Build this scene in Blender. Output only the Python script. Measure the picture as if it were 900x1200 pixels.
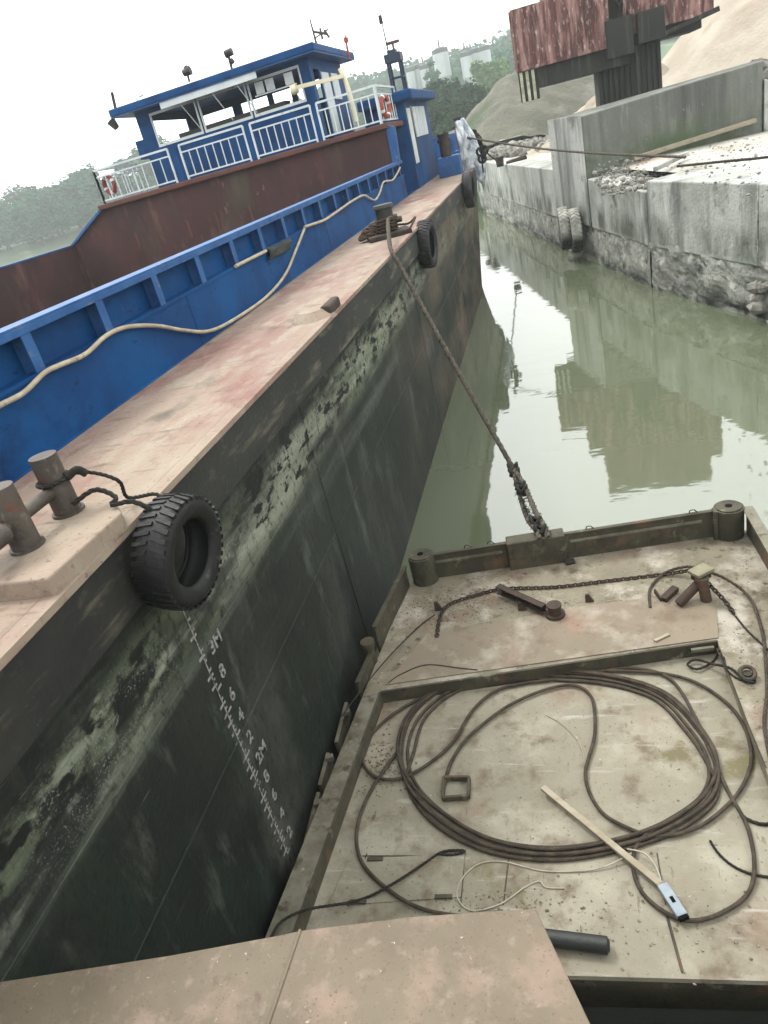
import bpy, bmesh, math, random
from mathutils import Vector, Matrix, noise
sc = bpy.context.scene
C = sc.collection
for o in list(bpy.data.objects): bpy.data.objects.remove(o)
R = math.radians

# ---------------------------------------------------------------- camera
FPX, CX, CY = 850.0, 450.0, 600.0            # focal length and centre, in pixels of the 900x1200 photograph
CAMZ = 4.9
roll, hor = R(14.5), 421.0
nad = Vector((math.sin(roll) * FPX * FPX / hor, -math.cos(roll) * FPX * FPX / hor, -FPX)).normalized()
UPc = -nad
Yc = Vector((632 - CX, -(118 - CY), -FPX)).normalized()
Yc = (Yc - UPc * Yc.dot(UPc)).normalized()
Xc = Yc.cross(UPc)
Rm = Matrix((Xc, Yc, UPc))                    # camera space -> world
CAM = Vector((0, 0, CAMZ))
cam = bpy.data.cameras.new('camera')
camo = bpy.data.objects.new('camera', cam); C.objects.link(camo)
camo.matrix_world = Matrix.Translation(CAM) @ Rm.to_4x4()
cam.sensor_fit = 'VERTICAL'; cam.sensor_height = 36; cam.lens = FPX / 1200 * 36
cam.clip_start = 0.05; cam.clip_end = 5000
sc.camera = camo

# ---------------------------------------------------------------- light
SUN_EL, SUN_AZ = R(58), R(-50)                # azimuth measured from +Y towards +X
sdir = Vector((math.sin(SUN_AZ) * math.cos(SUN_EL), math.cos(SUN_AZ) * math.cos(SUN_EL), math.sin(SUN_EL)))
w = bpy.data.worlds.new('World'); sc.world = w; w.use_nodes = True
nt = w.node_tree; nt.nodes.clear()
wo = nt.nodes.new('ShaderNodeOutputWorld'); bg = nt.nodes.new('ShaderNodeBackground')
sky = nt.nodes.new('ShaderNodeTexSky'); sky.sky_type = 'NISHITA'; sky.sun_disc = False
sky.sun_elevation = SUN_EL; sky.sun_rotation = SUN_AZ; sky.dust_density = 4; sky.air_density = 1.0; sky.ozone_density = 1.0
hs = nt.nodes.new('ShaderNodeHueSaturation'); hs.inputs['Saturation'].default_value = 0.12
mx = nt.nodes.new('ShaderNodeMix'); mx.data_type = 'RGBA'; mx.inputs[0].default_value = 0.6
mx.inputs[7].default_value = (11.6, 11.7, 11.5, 1)      # even cloud layer over the clear-sky gradient
nt.links.new(sky.outputs[0], hs.inputs['Color']); nt.links.new(hs.outputs[0], mx.inputs[6])
nt.links.new(mx.outputs[2], bg.inputs[0]); bg.inputs[1].default_value = 0.13
nt.links.new(bg.outputs[0], wo.inputs[0])
sl = bpy.data.lights.new('sun', 'SUN'); sl.energy = 1.1; sl.angle = R(14); sl.color = (1, .97, .92)
so = bpy.data.objects.new('sun', sl); C.objects.link(so)
so.rotation_euler = sdir.to_track_quat('Z', 'Y').to_euler(); so.location = (0, 0, 60)
sc.view_settings.view_transform = 'Standard'; sc.view_settings.look = 'None'
sc.view_settings.gamma = 1; sc.view_settings.use_curve_mapping = False
sc.view_settings.exposure = 1.25
sc.cycles.max_bounces = 6; sc.cycles.volume_bounces = 1; sc.cycles.use_denoising = True
sc.cycles.caustics_reflective = False; sc.cycles.caustics_refractive = False

# ---------------------------------------------------------------- helpers: a photo pixel read on a known real plane
def ray(x, y):
    return Rm @ Vector((x - CX, -(y - CY), -FPX))
def atz(x, y, z): d = ray(x, y); return CAM + d * ((z - CAMZ) / d.z)
def atx(x, y, X): d = ray(x, y); return CAM + d * (X / d.x)
def aty(x, y, Y): d = ray(x, y); return CAM + d * (Y / d.y)

def lin(v):
    v /= 255.0
    return v / 12.92 if v < .04045 else ((v + .055) / 1.055) ** 2.4
def col(r, g, b, k=0.41): return (lin(r) * k, lin(g) * k, lin(b) * k, 1)

MATS = {}
def mat(name, base, other=None, sc1=2.0, st=(1, 1, 1), lo=.4, hi=.6, rough=.7, metal=0.0, bump=.25, bsc=25.0,
        layers=(), spec=.4, bdist=.01, obj=False):
    """base/other mixed by stretched noise, then further (colour, scale, stretch, lo, hi, zrange) layers: paint loss, rust, dirt, painted haze."""
    if name in MATS: return MATS[name]
    m = bpy.data.materials.new(name); m.use_nodes = True
    n = m.node_tree.nodes; L = m.node_tree.links
    b = n['Principled BSDF']
    if obj: pos = n.new('ShaderNodeTexCoord').outputs['Object']
    else: pos = n.new('ShaderNodeNewGeometry').outputs['Position']
    def nz(s, stretch, lo, hi, detail=6, off=0):
        mp = n.new('ShaderNodeMapping'); mp.inputs['Scale'].default_value = stretch; mp.inputs['Location'].default_value = (off, off * .7, off * .3)
        L.new(pos, mp.inputs[0])
        t = n.new('ShaderNodeTexNoise'); t.inputs['Scale'].default_value = s; t.inputs['Detail'].default_value = detail
        t.inputs['Roughness'].default_value = .62
        L.new(mp.outputs[0], t.inputs[0])
        r = n.new('ShaderNodeMapRange'); r.inputs[1].default_value = lo; r.inputs[2].default_value = hi
        L.new(t.outputs[0], r.inputs[0]); return r.outputs[0]
    def mixc(f, a, c):
        x = n.new('ShaderNodeMix'); x.data_type = 'RGBA'; L.new(f, x.inputs[0])
        if isinstance(a, tuple): x.inputs[6].default_value = a
        else: L.new(a, x.inputs[6])
        if isinstance(c, tuple): x.inputs[7].default_value = c
        else: L.new(c, x.inputs[7])
        return x.outputs[2]
    cur = base
    if other: cur = mixc(nz(sc1, st, lo, hi), base, other)
    sep = None
    for i, l in enumerate(layers):
        c, s, stretch, l0, l1 = l[:5]
        f = nz(s, stretch, l0, l1, off=7.3 * (i + 1))
        if len(l) > 5 and l[5]:                  # (z0, z1, z2, z3): wear that lives at one height on the thing
            if sep is None: sep = n.new('ShaderNodeSeparateXYZ'); L.new(pos, sep.inputs[0])
            z0, z1, z2, z3 = l[5]
            up = n.new('ShaderNodeMapRange'); up.inputs[1].default_value = z0; up.inputs[2].default_value = z1; L.new(sep.outputs[2], up.inputs[0])
            dn = n.new('ShaderNodeMapRange'); dn.inputs[1].default_value = z2; dn.inputs[2].default_value = z3
            dn.inputs[3].default_value = 1; dn.inputs[4].default_value = 0; L.new(sep.outputs[2], dn.inputs[0])
            for q in (up.outputs[0], dn.outputs[0]):
                ml = n.new('ShaderNodeMath'); ml.operation = 'MULTIPLY'; L.new(f, ml.inputs[0]); L.new(q, ml.inputs[1]); f = ml.outputs[0]
        if len(l) > 6:                           # same along Y, for wear and for painted haze
            if sep is None: sep = n.new('ShaderNodeSeparateXYZ'); L.new(pos, sep.inputs[0])
            z0, z1, z2, z3 = l[6]
            up = n.new('ShaderNodeMapRange'); up.inputs[1].default_value = z0; up.inputs[2].default_value = z1; L.new(sep.outputs[1], up.inputs[0])
            dn = n.new('ShaderNodeMapRange'); dn.inputs[1].default_value = z2; dn.inputs[2].default_value = z3
            dn.inputs[3].default_value = 1; dn.inputs[4].default_value = 0; L.new(sep.outputs[1], dn.inputs[0])
            for q in (up.outputs[0], dn.outputs[0]):
                ml = n.new('ShaderNodeMath'); ml.operation = 'MULTIPLY'; L.new(f, ml.inputs[0]); L.new(q, ml.inputs[1]); f = ml.outputs[0]
        cur = mixc(f, cur, c)
    if isinstance(cur, tuple): b.inputs['Base Color'].default_value = cur
    else: L.new(cur, b.inputs['Base Color'])
    b.inputs['Roughness'].default_value = rough; b.inputs['Metallic'].default_value = metal
    b.inputs['Specular IOR Level'].default_value = spec
    if bump:
        t = nz(bsc, (1, 1, 1), .2, .8, 5)
        bp = n.new('ShaderNodeBump'); bp.inputs['Strength'].default_value = bump; bp.inputs['Distance'].default_value = bdist
        L.new(t, bp.inputs['Height']); L.new(bp.outputs[0], b.inputs['Normal'])
    MATS[name] = m
    return m

class MB:
    def __init__(s): s.v = []; s.f = []; s.sm = []
    def add(s, vs, fs, smooth=False):
        k = len(s.v); s.v += [Vector(p) for p in vs]
        for f in fs: s.f.append([i + k for i in f]); s.sm.append(smooth)
        return s
    def hexa(s, p):                              # 4 bottom, 4 top, both counter-clockwise
        return s.add(p, [(3, 2, 1, 0), (4, 5, 6, 7), (0, 1, 5, 4), (1, 2, 6, 5), (2, 3, 7, 6), (3, 0, 4, 7)])
    def box(s, c, d, rz=0, mtx=None):
        x, y, z = d[0] / 2, d[1] / 2, d[2] / 2
        p = [Vector(q) for q in ((-x, -y, -z), (x, -y, -z), (x, y, -z), (-x, y, -z), (-x, -y, z), (x, -y, z), (x, y, z), (-x, y, z))]
        M = Matrix.Translation(Vector(c)) @ (mtx.to_4x4() if mtx is not None else Matrix.Rotation(rz, 4, 'Z'))
        return s.hexa([M @ q for q in p])
    def bb(s, x0, x1, y0, y1, z0, z1): return s.box(((x0 + x1) / 2, (y0 + y1) / 2, (z0 + z1) / 2), (x1 - x0, y1 - y0, z1 - z0))
    def prism(s, poly, z0, z1):                  # CCW polygon of (x, y); z0/z1 number or list per vertex
        n = len(poly)
        a = [(p[0], p[1], z0[i] if isinstance(z0, (list, tuple)) else z0) for i, p in enumerate(poly)]
        b = [(p[0], p[1], z1[i] if isinstance(z1, (list, tuple)) else z1) for i, p in enumerate(poly)]
        return s.add(a + b, [tuple(range(n))[::-1], tuple(range(n, 2 * n))] + [(i, (i + 1) % n, n + (i + 1) % n, n + i) for i in range(n)])
    def bar(s, a, b, w, h, up=(0, 0, 1)):        # rectangular bar from a to b
        a, b = Vector(a), Vector(b); d = (b - a); L = d.length; d.normalize()
        u = Vector(up)
        if abs(d.dot(u)) > .98: u = Vector((0, 1, 0))
        x = d.cross(u).normalized(); u = x.cross(d)
        M = Matrix((x, d, u)).transposed()
        return s.box((a + b) / 2, (w, L, h), mtx=M)
    def tube(s, pts, r, n=8, closed=False, caps=True, rough=0.0, seed=1):
        pts = [Vector(p) for p in pts]; N = len(pts); rings = []; rnd = random.Random(seed)
        prev = None
        for i, p in enumerate(pts):
            if closed: t = pts[(i + 1) % N] - pts[i - 1]
            else: t = pts[min(i + 1, N - 1)] - pts[max(i - 1, 0)]
            if t.length < 1e-9: t = Vector((0, 0, 1))
            t.normalize()
            if prev is None:
                a = Vector((0, 0, 1)) if abs(t.z) < .9 else Vector((1, 0, 0))
            else: a = prev
            x = (a - t * a.dot(t)).normalized(); prev = x; y = t.cross(x)
            rr = (r[i] if isinstance(r, (list, tuple)) else r)
            rings.append([p + (x * math.cos(k * 2 * math.pi / n) + y * math.sin(k * 2 * math.pi / n)) * rr * (1 + rnd.uniform(-rough, rough)) for k in range(n)])
        vs = [q for rg in rings for q in rg]; fs = []
        for i in range(N if closed else N - 1):
            j = (i + 1) % N
            for k in range(n): fs.append((i * n + k, i * n + (k + 1) % n, j * n + (k + 1) % n, j * n + k))
        s.add(vs, fs, True)
        if caps and not closed: s.add(rings[0][::-1] + rings[-1], [tuple(range(n)), tuple(range(n, 2 * n))])
        return s
    def cyl(s, a, b, r0, r1=None, n=24): return s.tube([a, b], [r0, r0 if r1 is None else r1], n)
    def build(s, name, m, parent=None, bevel=0, label=None, solid=0):
        off = Vector((0, 0, 0)); q = parent
        while q is not None: off += q.location; q = q.parent
        me = bpy.data.meshes.new(name)
        me.from_pydata([tuple(p - off) for p in s.v], [], s.f)
        me.polygons.foreach_set('use_smooth', s.sm)
        me.materials.append(m); me.update()
        o = bpy.data.objects.new(name, me); C.objects.link(o); o.parent = parent
        if bevel:
            md = o.modifiers.new('bevel', 'BEVEL'); md.width = bevel; md.segments = 2; md.limit_method = 'ANGLE'; md.angle_limit = R(40)
        if label: o['label'] = label
        return o

def tag(o, label=None, cat=None, group=None, kind=None):
    if label: o['label'] = label
    if cat: o['category'] = cat
    if group: o['group'] = group
    if kind: o['kind'] = kind
    return o
def thing(name, loc, label, cat, group=None):
    o = bpy.data.objects.new(name, None); C.objects.link(o); o.location = loc; o.empty_display_size = .2
    return tag(o, label, cat, group)
def copy_tree(o, parent=None):
    c = o.copy(); C.objects.link(c); c.parent = parent
    for ch in [x for x in bpy.data.objects if x.parent == o]: copy_tree(ch, c)
    return c
def spline(P, per=8, closed=False):              # Catmull-Rom through points
    P = [Vector(p) for p in P]; N = len(P); out = []
    for i in range(N if closed else N - 1):
        p0, p1, p2, p3 = (P[(i - 1) % N], P[i], P[(i + 1) % N], P[(i + 2) % N]) if closed else (P[max(i - 1, 0)], P[i], P[i + 1], P[min(i + 2, N - 1)])
        for k in range(per):
            t = k / per
            out.append(.5 * ((2 * p1) + (p2 - p0) * t + (2 * p0 - 5 * p1 + 4 * p2 - p3) * t * t + (3 * p1 - p0 - 3 * p2 + p3) * t ** 3))
    if not closed: out.append(P[-1])
    return out
def strands(mb, path, r, n=3, twist=9.0, seg=6):  # laid rope or wire: n strands wound round a path
    path = [Vector(p) for p in path]; acc = 0; prev = None; fr = []
    for i, p in enumerate(path):
        t = (path[min(i + 1, len(path) - 1)] - path[max(i - 1, 0)]).normalized()
        a = prev if prev is not None else (Vector((0, 0, 1)) if abs(t.z) < .9 else Vector((1, 0, 0)))
        x = (a - t * a.dot(t)).normalized(); prev = x; fr.append((p, x, t.cross(x)))
    for k in range(n):
        acc = k * 2 * math.pi / n; pts = []
        for i, (p, x, y) in enumerate(fr):
            if i: acc += (path[i] - path[i - 1]).length / (r * twist) * 2 * math.pi
            pts.append(p + (x * math.cos(acc) + y * math.sin(acc)) * r * .5)
        mb.tube(pts, r * .58, seg, seed=k + 1)
    return mb
def resample(path, step):
    out = [path[0]]; d = 0
    for a, b in zip(path, path[1:]):
        L = (b - a).length; t = step - d
        while t < L: out.append(a + (b - a) * (t / L)); t += step
        d = (d + L) % step if L + d >= step else d + L
    return out

# ---------------------------------------------------------------- materials
blue_paint = mat('blue_paint', col(8, 100, 172, .42), col(6, 80, 146, .42), 1.2, rough=.6, spec=.12, bump=.12, bsc=8,
                 layers=[(col(40, 84, 140), 6, (1, .3, 1), .58, .78), (col(6, 40, 90), 1.3, (1, .6, 1), .56, .72), (col(70, 74, 84), 34, (1, 1, 1), .66, .74), (col(86, 108, 132), 2.2, (1, .2, 1), .6, .8), (col(120, 116, 104), 9, (.5, 1, 1), .68, .76), (col(20, 40, 66), 14, (1, .3, 1), .62, .72)])
blue_light = mat('blue_light', col(66, 128, 198), col(46, 106, 178), 3, rough=.5, spec=.2, bump=.1,
                 layers=[(col(140, 150, 160), 12, (1, .4, 1), .6, .72)])
deck_paint = mat('deck_paint', col(188, 158, 144), col(200, 180, 158), .8, (1, .6, 1), .38, .62, rough=.85, bump=.3, bsc=30,
                 layers=[(col(172, 120, 110), 1.2, (1, .4, 1), .5, .66), (col(212, 198, 176), 2.2, (1.4, .7, 1), .50, .68),
                         (col(150, 128, 112), 5, (.5, 2, 1), .58, .7), (col(126, 100, 88), 26, (1, 1, 1), .6, .72), (col(146, 116, 102), 3.6, (1, .8, 1), .58, .74),
                         (col(216, 206, 190), 50, (1, .8, 1), .62, .74), (col(118, 110, 98), 1.7, (1, .6, 1), .58, .74)])
hull_paint = mat('hull_paint', col(44, 50, 43, .68), col(22, 28, 24, .68), 1.1, (1, .6, .3), .36, .64, rough=.6, bump=.35, bsc=18, spec=.25,
                 layers=[(col(74, 76, 70, .75), 2.2, (1, .5, .25), .52, .76),
                         (col(30, 46, 38, .75), 1.1, (1, 1, .5), .58, .74),
                         (col(116, 126, 100, .8), 1.0, (1, .3, 1.8), .44, .62, (2.3, 2.5, 2.74, 2.95)),
                         (col(146, 148, 134, .8), 4.0, (1, .3, 2.4), .52, .7, (2.3, 2.5, 2.8, 2.95)),
                         (col(16, 18, 16, 1), 3.2, (1, .5, 1.6), .50, .56, (2.35, 2.6, 2.95, 3.1)),
                         (col(40, 44, 40, .8), 1.3, (1, .4, 1.2), .46, .6, (2.2, 2.5, 3.2, 3.4)),
                         (col(118, 118, 114, .8), 90, (1, .8, .8), .54, .64, (2.35, 2.5, 2.7, 2.9), (1.5, 1.9, 2.8, 3.15)),
                         (col(16, 18, 16, 1), 7, (1, .6, 1.2), .48, .56, (2.45, 2.6, 2.8, 2.95), (.0, 1.0, 2.9, 3.2)),
                         (col(92, 98, 90, .8), 3, (1, 1.0, .3), .56, .76, (.3, 1.0, 2.1, 2.5)), (col(84, 84, 76, .8), 1.0, (1, 1.4, .22), .58, .8),
                         (col(84, 88, 80, .8), 1.6, (1, .12, 2.2), .56, .72, (1.7, 2.1, 2.35, 2.5)),
                         (col(118, 118, 110, .8), 70, (1, 1, .5), .66, .76), (col(92, 96, 90, .8), 30, (1, .12, 1.5), .66, .76), (col(86, 62, 46, .8), 3, (1, 2.0, .12), .68, .76),
                         (col(140, 144, 128, .8), 2.0, (1, .22, 1.5), .40, .62, (2.35, 2.5, 2.78, 2.95), (3.5, 4.5, 11, 15)),
                         (col(14, 16, 14, 1), 5, (1, .5, 1.4), .53, .57, (2.3, 2.5, 2.95, 3.1), (3.5, 4.5, 13, 15)),
                         (col(104, 90, 76, 1), .9, (1, .5, 1.2), .42, .66, None, (9, 18, 60, 70)),  # haze and glare painted in: far hull turns lighter and browner
                         (col(20, 24, 22, .8), 34, (1, .6, .35), .52, .7)])
strake_paint = mat('strake_paint', col(42, 43, 39, .7), col(26, 28, 26, .7), 2, (1, .5, 1), rough=.6, bump=.3, bsc=20,
                   layers=[(col(98, 92, 76, 1), 3, (1, .3, 2), .55, .7), (col(70, 60, 50, 1), 9, (1, .5, 1), .6, .74),
                           (col(120, 116, 104, 1), 40, (1, .3, 1), .68, .75)])
rust_hold = mat('rust_hold', col(76, 42, 40, .75), col(56, 34, 33, .75), .7, (1, 1, .5), rough=.8, bump=.3, bsc=6,
                layers=[(col(100, 74, 62, .8), 2.2, (1, 1, .3), .58, .74), (col(48, 32, 30, .9), .9, (1, 1, .6), .54, .7), (col(70, 62, 50, .9), .5, (1, 1, .4), .55, .7),
                        (col(150, 120, 105, .9), 2.6, (1.2, 1, .35), .68, .76)])
rust_lip = mat('rust_lip', col(112, 64, 54, .6), col(92, 54, 46, .6), 1, rough=.7, bump=.2)
white_paint = mat('white_paint', col(215, 222, 224, .8), col(200, 210, 214, .8), 2, rough=.5, bump=.05,
                  layers=[(col(150, 130, 110, .8), 7, (1, 1, .4), .60, .72)])
cream_paint = mat('cream_paint', col(226, 220, 190, .8), col(214, 205, 176, .8), 2, rough=.5, bump=.05)
steel_grey = mat('steel_grey', col(118, 108, 98), col(92, 84, 76), 5, rough=.6, bump=.4, bsc=40, metal=.2,
                 layers=[(col(140, 82, 60), 7, (1, 1, 1), .6, .7), (col(150, 145, 135), 14, (1, 1, .5), .6, .7)])
dark_steel = mat('dark_steel', col(66, 60, 50), col(48, 46, 40), 4, rough=.6, bump=.35, bsc=30,
                 layers=[(col(110, 78, 58), 8, (1, 1, 1), .58, .7), (col(110, 105, 84), 6, (1, 1, .4), .6, .72)])
rust_steel = mat('rust_steel', col(86, 64, 50), col(60, 48, 40), 6, rough=.8, bump=.4, bsc=40)
rubber = mat('rubber', col(36, 37, 37, .6), col(24, 25, 25, .6), 6, rough=.55, spec=.3, bump=.3, bsc=60,
             layers=[(col(80, 78, 72, 1), 9, (1, 1, 1), .6, .78)])
rubber_pale = mat('rubber_pale', col(206, 204, 196, .8), col(150, 148, 140, .8), 3, (1, 1, .6), rough=.8, bump=.4, bsc=30, layers=[(col(40, 40, 38, 1), 3, (1, 1, 1), .25, .35, (-2, -1.5, .7, 1.05))])
rope_mat = mat('rope_mat', col(128, 118, 104), col(84, 78, 68), 20, rough=.95, bump=.5, bsc=120)
rope_pale = mat('rope_pale', col(222, 214, 196), col(200, 188, 166), 10, rough=.9, bump=.3, bsc=100)
hose_mat = mat('hose_mat', col(208, 196, 170, .6), col(180, 168, 146, .6), 6, rough=.8, bump=.2,
               layers=[(col(120, 110, 96, .6), 16, (1, 1, 1), .6, .7)])
rope_dark = mat('rope_dark', col(60, 56, 48), col(40, 38, 34), 15, rough=.95, bump=.4, bsc=100)
cable_mat = mat('cable_mat', col(106, 92, 74), col(78, 68, 56), 10, rough=.75, bump=.4, bsc=150, metal=.2,
                layers=[(col(60, 52, 46), 18, (1, 1, 1), .55, .68)])
wood_mat = mat('wood_mat', col(212, 200, 176), col(190, 176, 150), 8, (.4, 1, 1), rough=.8, bump=.3, bsc=40,
               layers=[(col(150, 130, 105), 22, (.4, 1, 1), .6, .7)])
pont_deck = mat('pont_deck', col(172, 162, 138), col(152, 144, 122), 1.3, rough=.85, bump=.45, bsc=30, bdist=.008,
                layers=[(col(216, 208, 190), 2.2, (1, 1, 1), .50, .64), (col(150, 116, 96), 1.1, (1, 1, 1), .56, .7),
                        (col(112, 98, 78), 3.2, (1, 1, 1), .54, .68), (col(92, 76, 60), 9, (1, 1, 1), .6, .7), (col(98, 84, 66), 38, (1, 1, 1), .62, .68),
                        (col(226, 220, 206), 26, (1, 1, 1), .66, .71)])
pont_floor = mat('pont_floor', col(184, 176, 154), col(168, 162, 140), .9, rough=.85, bump=.4, bsc=28, bdist=.006,
                 layers=[(col(204, 198, 176), 1.8, (1, 1, 1), .5, .66), (col(172, 152, 130), 1.0, (1, 1, 1), .56, .7),
                         (col(140, 132, 96), 1.3, (1, 1, 1), .6, .66), (col(138, 122, 100), 4, (1, 1, 1), .54, .7), (col(216, 210, 196), 7, (.3, 2, 1), .6, .74), (col(104, 88, 70), 12, (2, .4, 1), .64, .74),
                         (col(110, 96, 76), 45, (1, 1, 1), .63, .68), (col(228, 222, 210), 30, (1, 1, 1), .67, .71)])
pont_plate = mat('pont_plate', col(172, 156, 134), col(162, 148, 126), 1.2, rough=.8, bump=.3, bsc=30, bdist=.005,
                 layers=[(col(206, 196, 176), 2.4, (1, 1, 1), .5, .66), (col(146, 126, 104), 3.4, (1, 1, 1), .54, .7), (col(178, 144, 122), 1.6, (1, 1, 1), .56, .74),
                         (col(120, 100, 82), 28, (1, 1, 1), .64, .7)])
pont_steel = mat('pont_steel', col(96, 92, 70), col(72, 68, 52), 3, rough=.75, bump=.4, bsc=26,
                 layers=[(col(128, 96, 74), 3, (1, 1, 1), .55, .68), (col(150, 144, 120), 5, (1, 1, 1), .6, .7), (col(56, 52, 40), 9, (1, 1, .5), .58, .7)])
pont_rim = mat('pont_rim', col(160, 156, 136), col(120, 112, 92), 3, rough=.8, bump=.4, bsc=26,
               layers=[(col(92, 80, 62), 6, (1, 1, 1), .55, .65), (col(205, 205, 190), 5, (1, 1, 1), .62, .7)])
fore_paint = mat('fore_paint', col(150, 136, 114), col(132, 118, 98), 1.6, rough=.75, bump=.25, bsc=50, bdist=.004,
                 layers=[(col(156, 130, 110), 2.6, (1, 1, 1), .54, .74), (col(178, 160, 142), 14, (1, 1, 1), .56, .74), (col(112, 84, 68), 3.5, (1, 1, 1), .66, .78), (col(224, 206, 190), 30, (1, 1, 1), .68, .71), (col(176, 152, 134), 5, (1, 1, 1), .52, .68), (col(120, 96, 84), 90, (1, 1, 1), .6, .7), (col(128, 106, 92), 9, (1, 1, 1), .62, .72)])
fore_edge = mat('fore_edge', col(104, 74, 60), col(84, 60, 50), 6, rough=.8, bump=.3)
shade_green = mat('shade_green', col(20, 32, 18, .16), col(12, 18, 12, .16), 1.5, rough=.8, spec=.1, bump=.2)  # dark green with shade put into the colour, near black
concrete = mat('concrete', col(196, 198, 192, .78), col(160, 163, 156, .75), .5, (1, 1, .6), rough=.9, bump=.5, bsc=12, bdist=.03,
               layers=[(col(110, 113, 108, .75), .7, (1.3, 1.3, .2), .52, .68), (col(216, 216, 210, .75), 1.4, (1, 1, .3), .56, .7), (col(128, 130, 122, .75), 3.0, (1, 1, 1), .56, .72), (col(96, 100, 90, .75), 1.2, (1, 1, .5), .40, .62, (1.0, 1.2, 1.5, 1.9)),
                       (col(74, 76, 72, .8), 1.8, (1.6, 1.6, .1), .64, .74), (col(90, 98, 84, .8), .5, (1, 1, 1), .6, .72), (col(60, 62, 58, .8), 20, (1, 1, 1), .66, .73)])
concrete_dark = mat('concrete_dark', col(140, 142, 134, .62), col(112, 115, 108, .62), .5, (1, 1, .5), rough=.9, bump=.5, bsc=12, bdist=.03,
                    layers=[(col(76, 78, 74, .8), .8, (1.8, 1, .12), .48, .66), (col(150, 150, 144, .8), 1.0, (1.4, 1, .2), .58, .7),
                            (col(84, 98, 70, .7), .9, (1, 1, 1), .42, .6, (2, 2.3, 3.0, 3.6)), (col(158, 158, 150, .8), 12, (1, 1, .7), .66, .73)])
stone_low = mat('stone_low', col(172, 172, 164, .75), col(132, 134, 126, .75), 1.2, rough=.95, bump=.7, bsc=5, bdist=.08,
                layers=[(col(52, 54, 50, .8), 2.2, (1, 1, 1),   .56, .68), (col(200, 200, 192, .8), 2.6, (1, 1, 1), .54, .7),
                        (col(34, 38, 34, .8), 1.5, (.4, .4, 2), .4, .6, (-1, -.5, .12, .55))])
rock_mat = mat('rock_mat', col(150, 148, 140, .8), col(120, 118, 110, .8), 3, rough=.95, bump=.6, bsc=14, bdist=.03)
quay_top = mat('quay_top', col(236, 234, 226, .48), col(214, 210, 198, .48), .5, rough=.95, bump=.5, bsc=5, bdist=.05,
               layers=[(col(176, 166, 148, .6), .8, (1, 1, 1), .54, .68), (col(140, 132, 118, .6), 3, (1, 1, 1), .62, .7), (col(188, 150, 122, .6), .25, (1, 1, 1), .6, .7)])
sand_mat = mat('sand_mat', col(204, 194, 176, .55), col(186, 174, 156, .55), .5, rough=1, bump=.6, bsc=6, bdist=.1,
               layers=[(col(168, 150, 128, .6), .5, (1, 1, .5), .58, .7)])
grey_heap = mat('grey_heap', col(124, 122, 108, .6), col(104, 104, 92, .6), .3, rough=1, bump=.6, bsc=4, bdist=.15,
                layers=[(col(140, 140, 130, .6), .5, (1, 1, .6), .54, .68), (col(84, 96, 72, .6), .25, (1, 1, 1), .55, .65)])
crane_rust = mat('crane_rust', col(112, 66, 62, .6), col(84, 48, 46, .6), 1.2, (1, 1, .3), rough=.8, bump=.3, bsc=8,
                 layers=[(col(178, 136, 128, .6), 2.2, (2.4, 1, .35), .46, .62), (col(206, 186, 176, .6), 6, (1.6, 1, .6), .56, .68), (col(60, 42, 38), 1.6, (1.5, 1, .15), .55, .7)])
crane_dark = mat('crane_dark', col(52, 52, 46), col(36, 37, 34), 1.5, (1, 1, .3), rough=.8, bump=.4, bsc=8,
                 layers=[(col(100, 100, 88), 2.2, (2, 1, .15), .55, .7)])
silo_mat = mat('silo_mat', col(206, 212, 214, .7), col(186, 192, 196, .7), .3, (1, 1, .2), rough=.6, bump=.05,
               layers=[(col(150, 152, 154, .7), .8, (1, 1, .1), .58, .7)])
glass_dark = mat('glass_dark', col(60, 70, 76), None, rough=.1, bump=0, spec=.8)
orange_mat = mat('orange_mat', col(214, 98, 60), col(190, 80, 50), 4, rough=.6, bump=.1)
red_mat = mat('red_mat', col(190, 70, 64), col(170, 60, 56), 4, rough=.6, bump=.1)
cloth_mat = mat('cloth_mat', col(236, 240, 244, .7), col(150, 168, 190), 3, rough=.8, bump=.4, bsc=10)
tick_mat = mat('tick_mat', col(138, 136, 132, .9), col(44, 46, 44, .8), 40, rough=.8, bump=0, lo=.46, hi=.66)
bark = mat('bark', col(90, 80, 66), col(70, 62, 52), 3, rough=.9, bump=.3)
leaf_far = mat('leaf_far', col(52, 122, 84, .42), col(34, 92, 66, .42), .35, rough=.9, bump=0, spec=.1)
leaf_dark = mat('leaf_dark', col(62, 92, 60, .55), col(40, 66, 44, .55), .6, rough=.9, bump=0, spec=.1)
leaf_bright = mat('leaf_bright', col(112, 146, 66, .6), col(84, 120, 54, .6), .6, rough=.9, bump=0, spec=.1)
land_mat = mat('land_mat', col(104, 124, 90, .55), col(86, 106, 76, .55), .08, rough=1, bump=0,
               layers=[(col(150, 156, 130, .55), .06, (1, 2, 1), .54, .66)])

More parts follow.
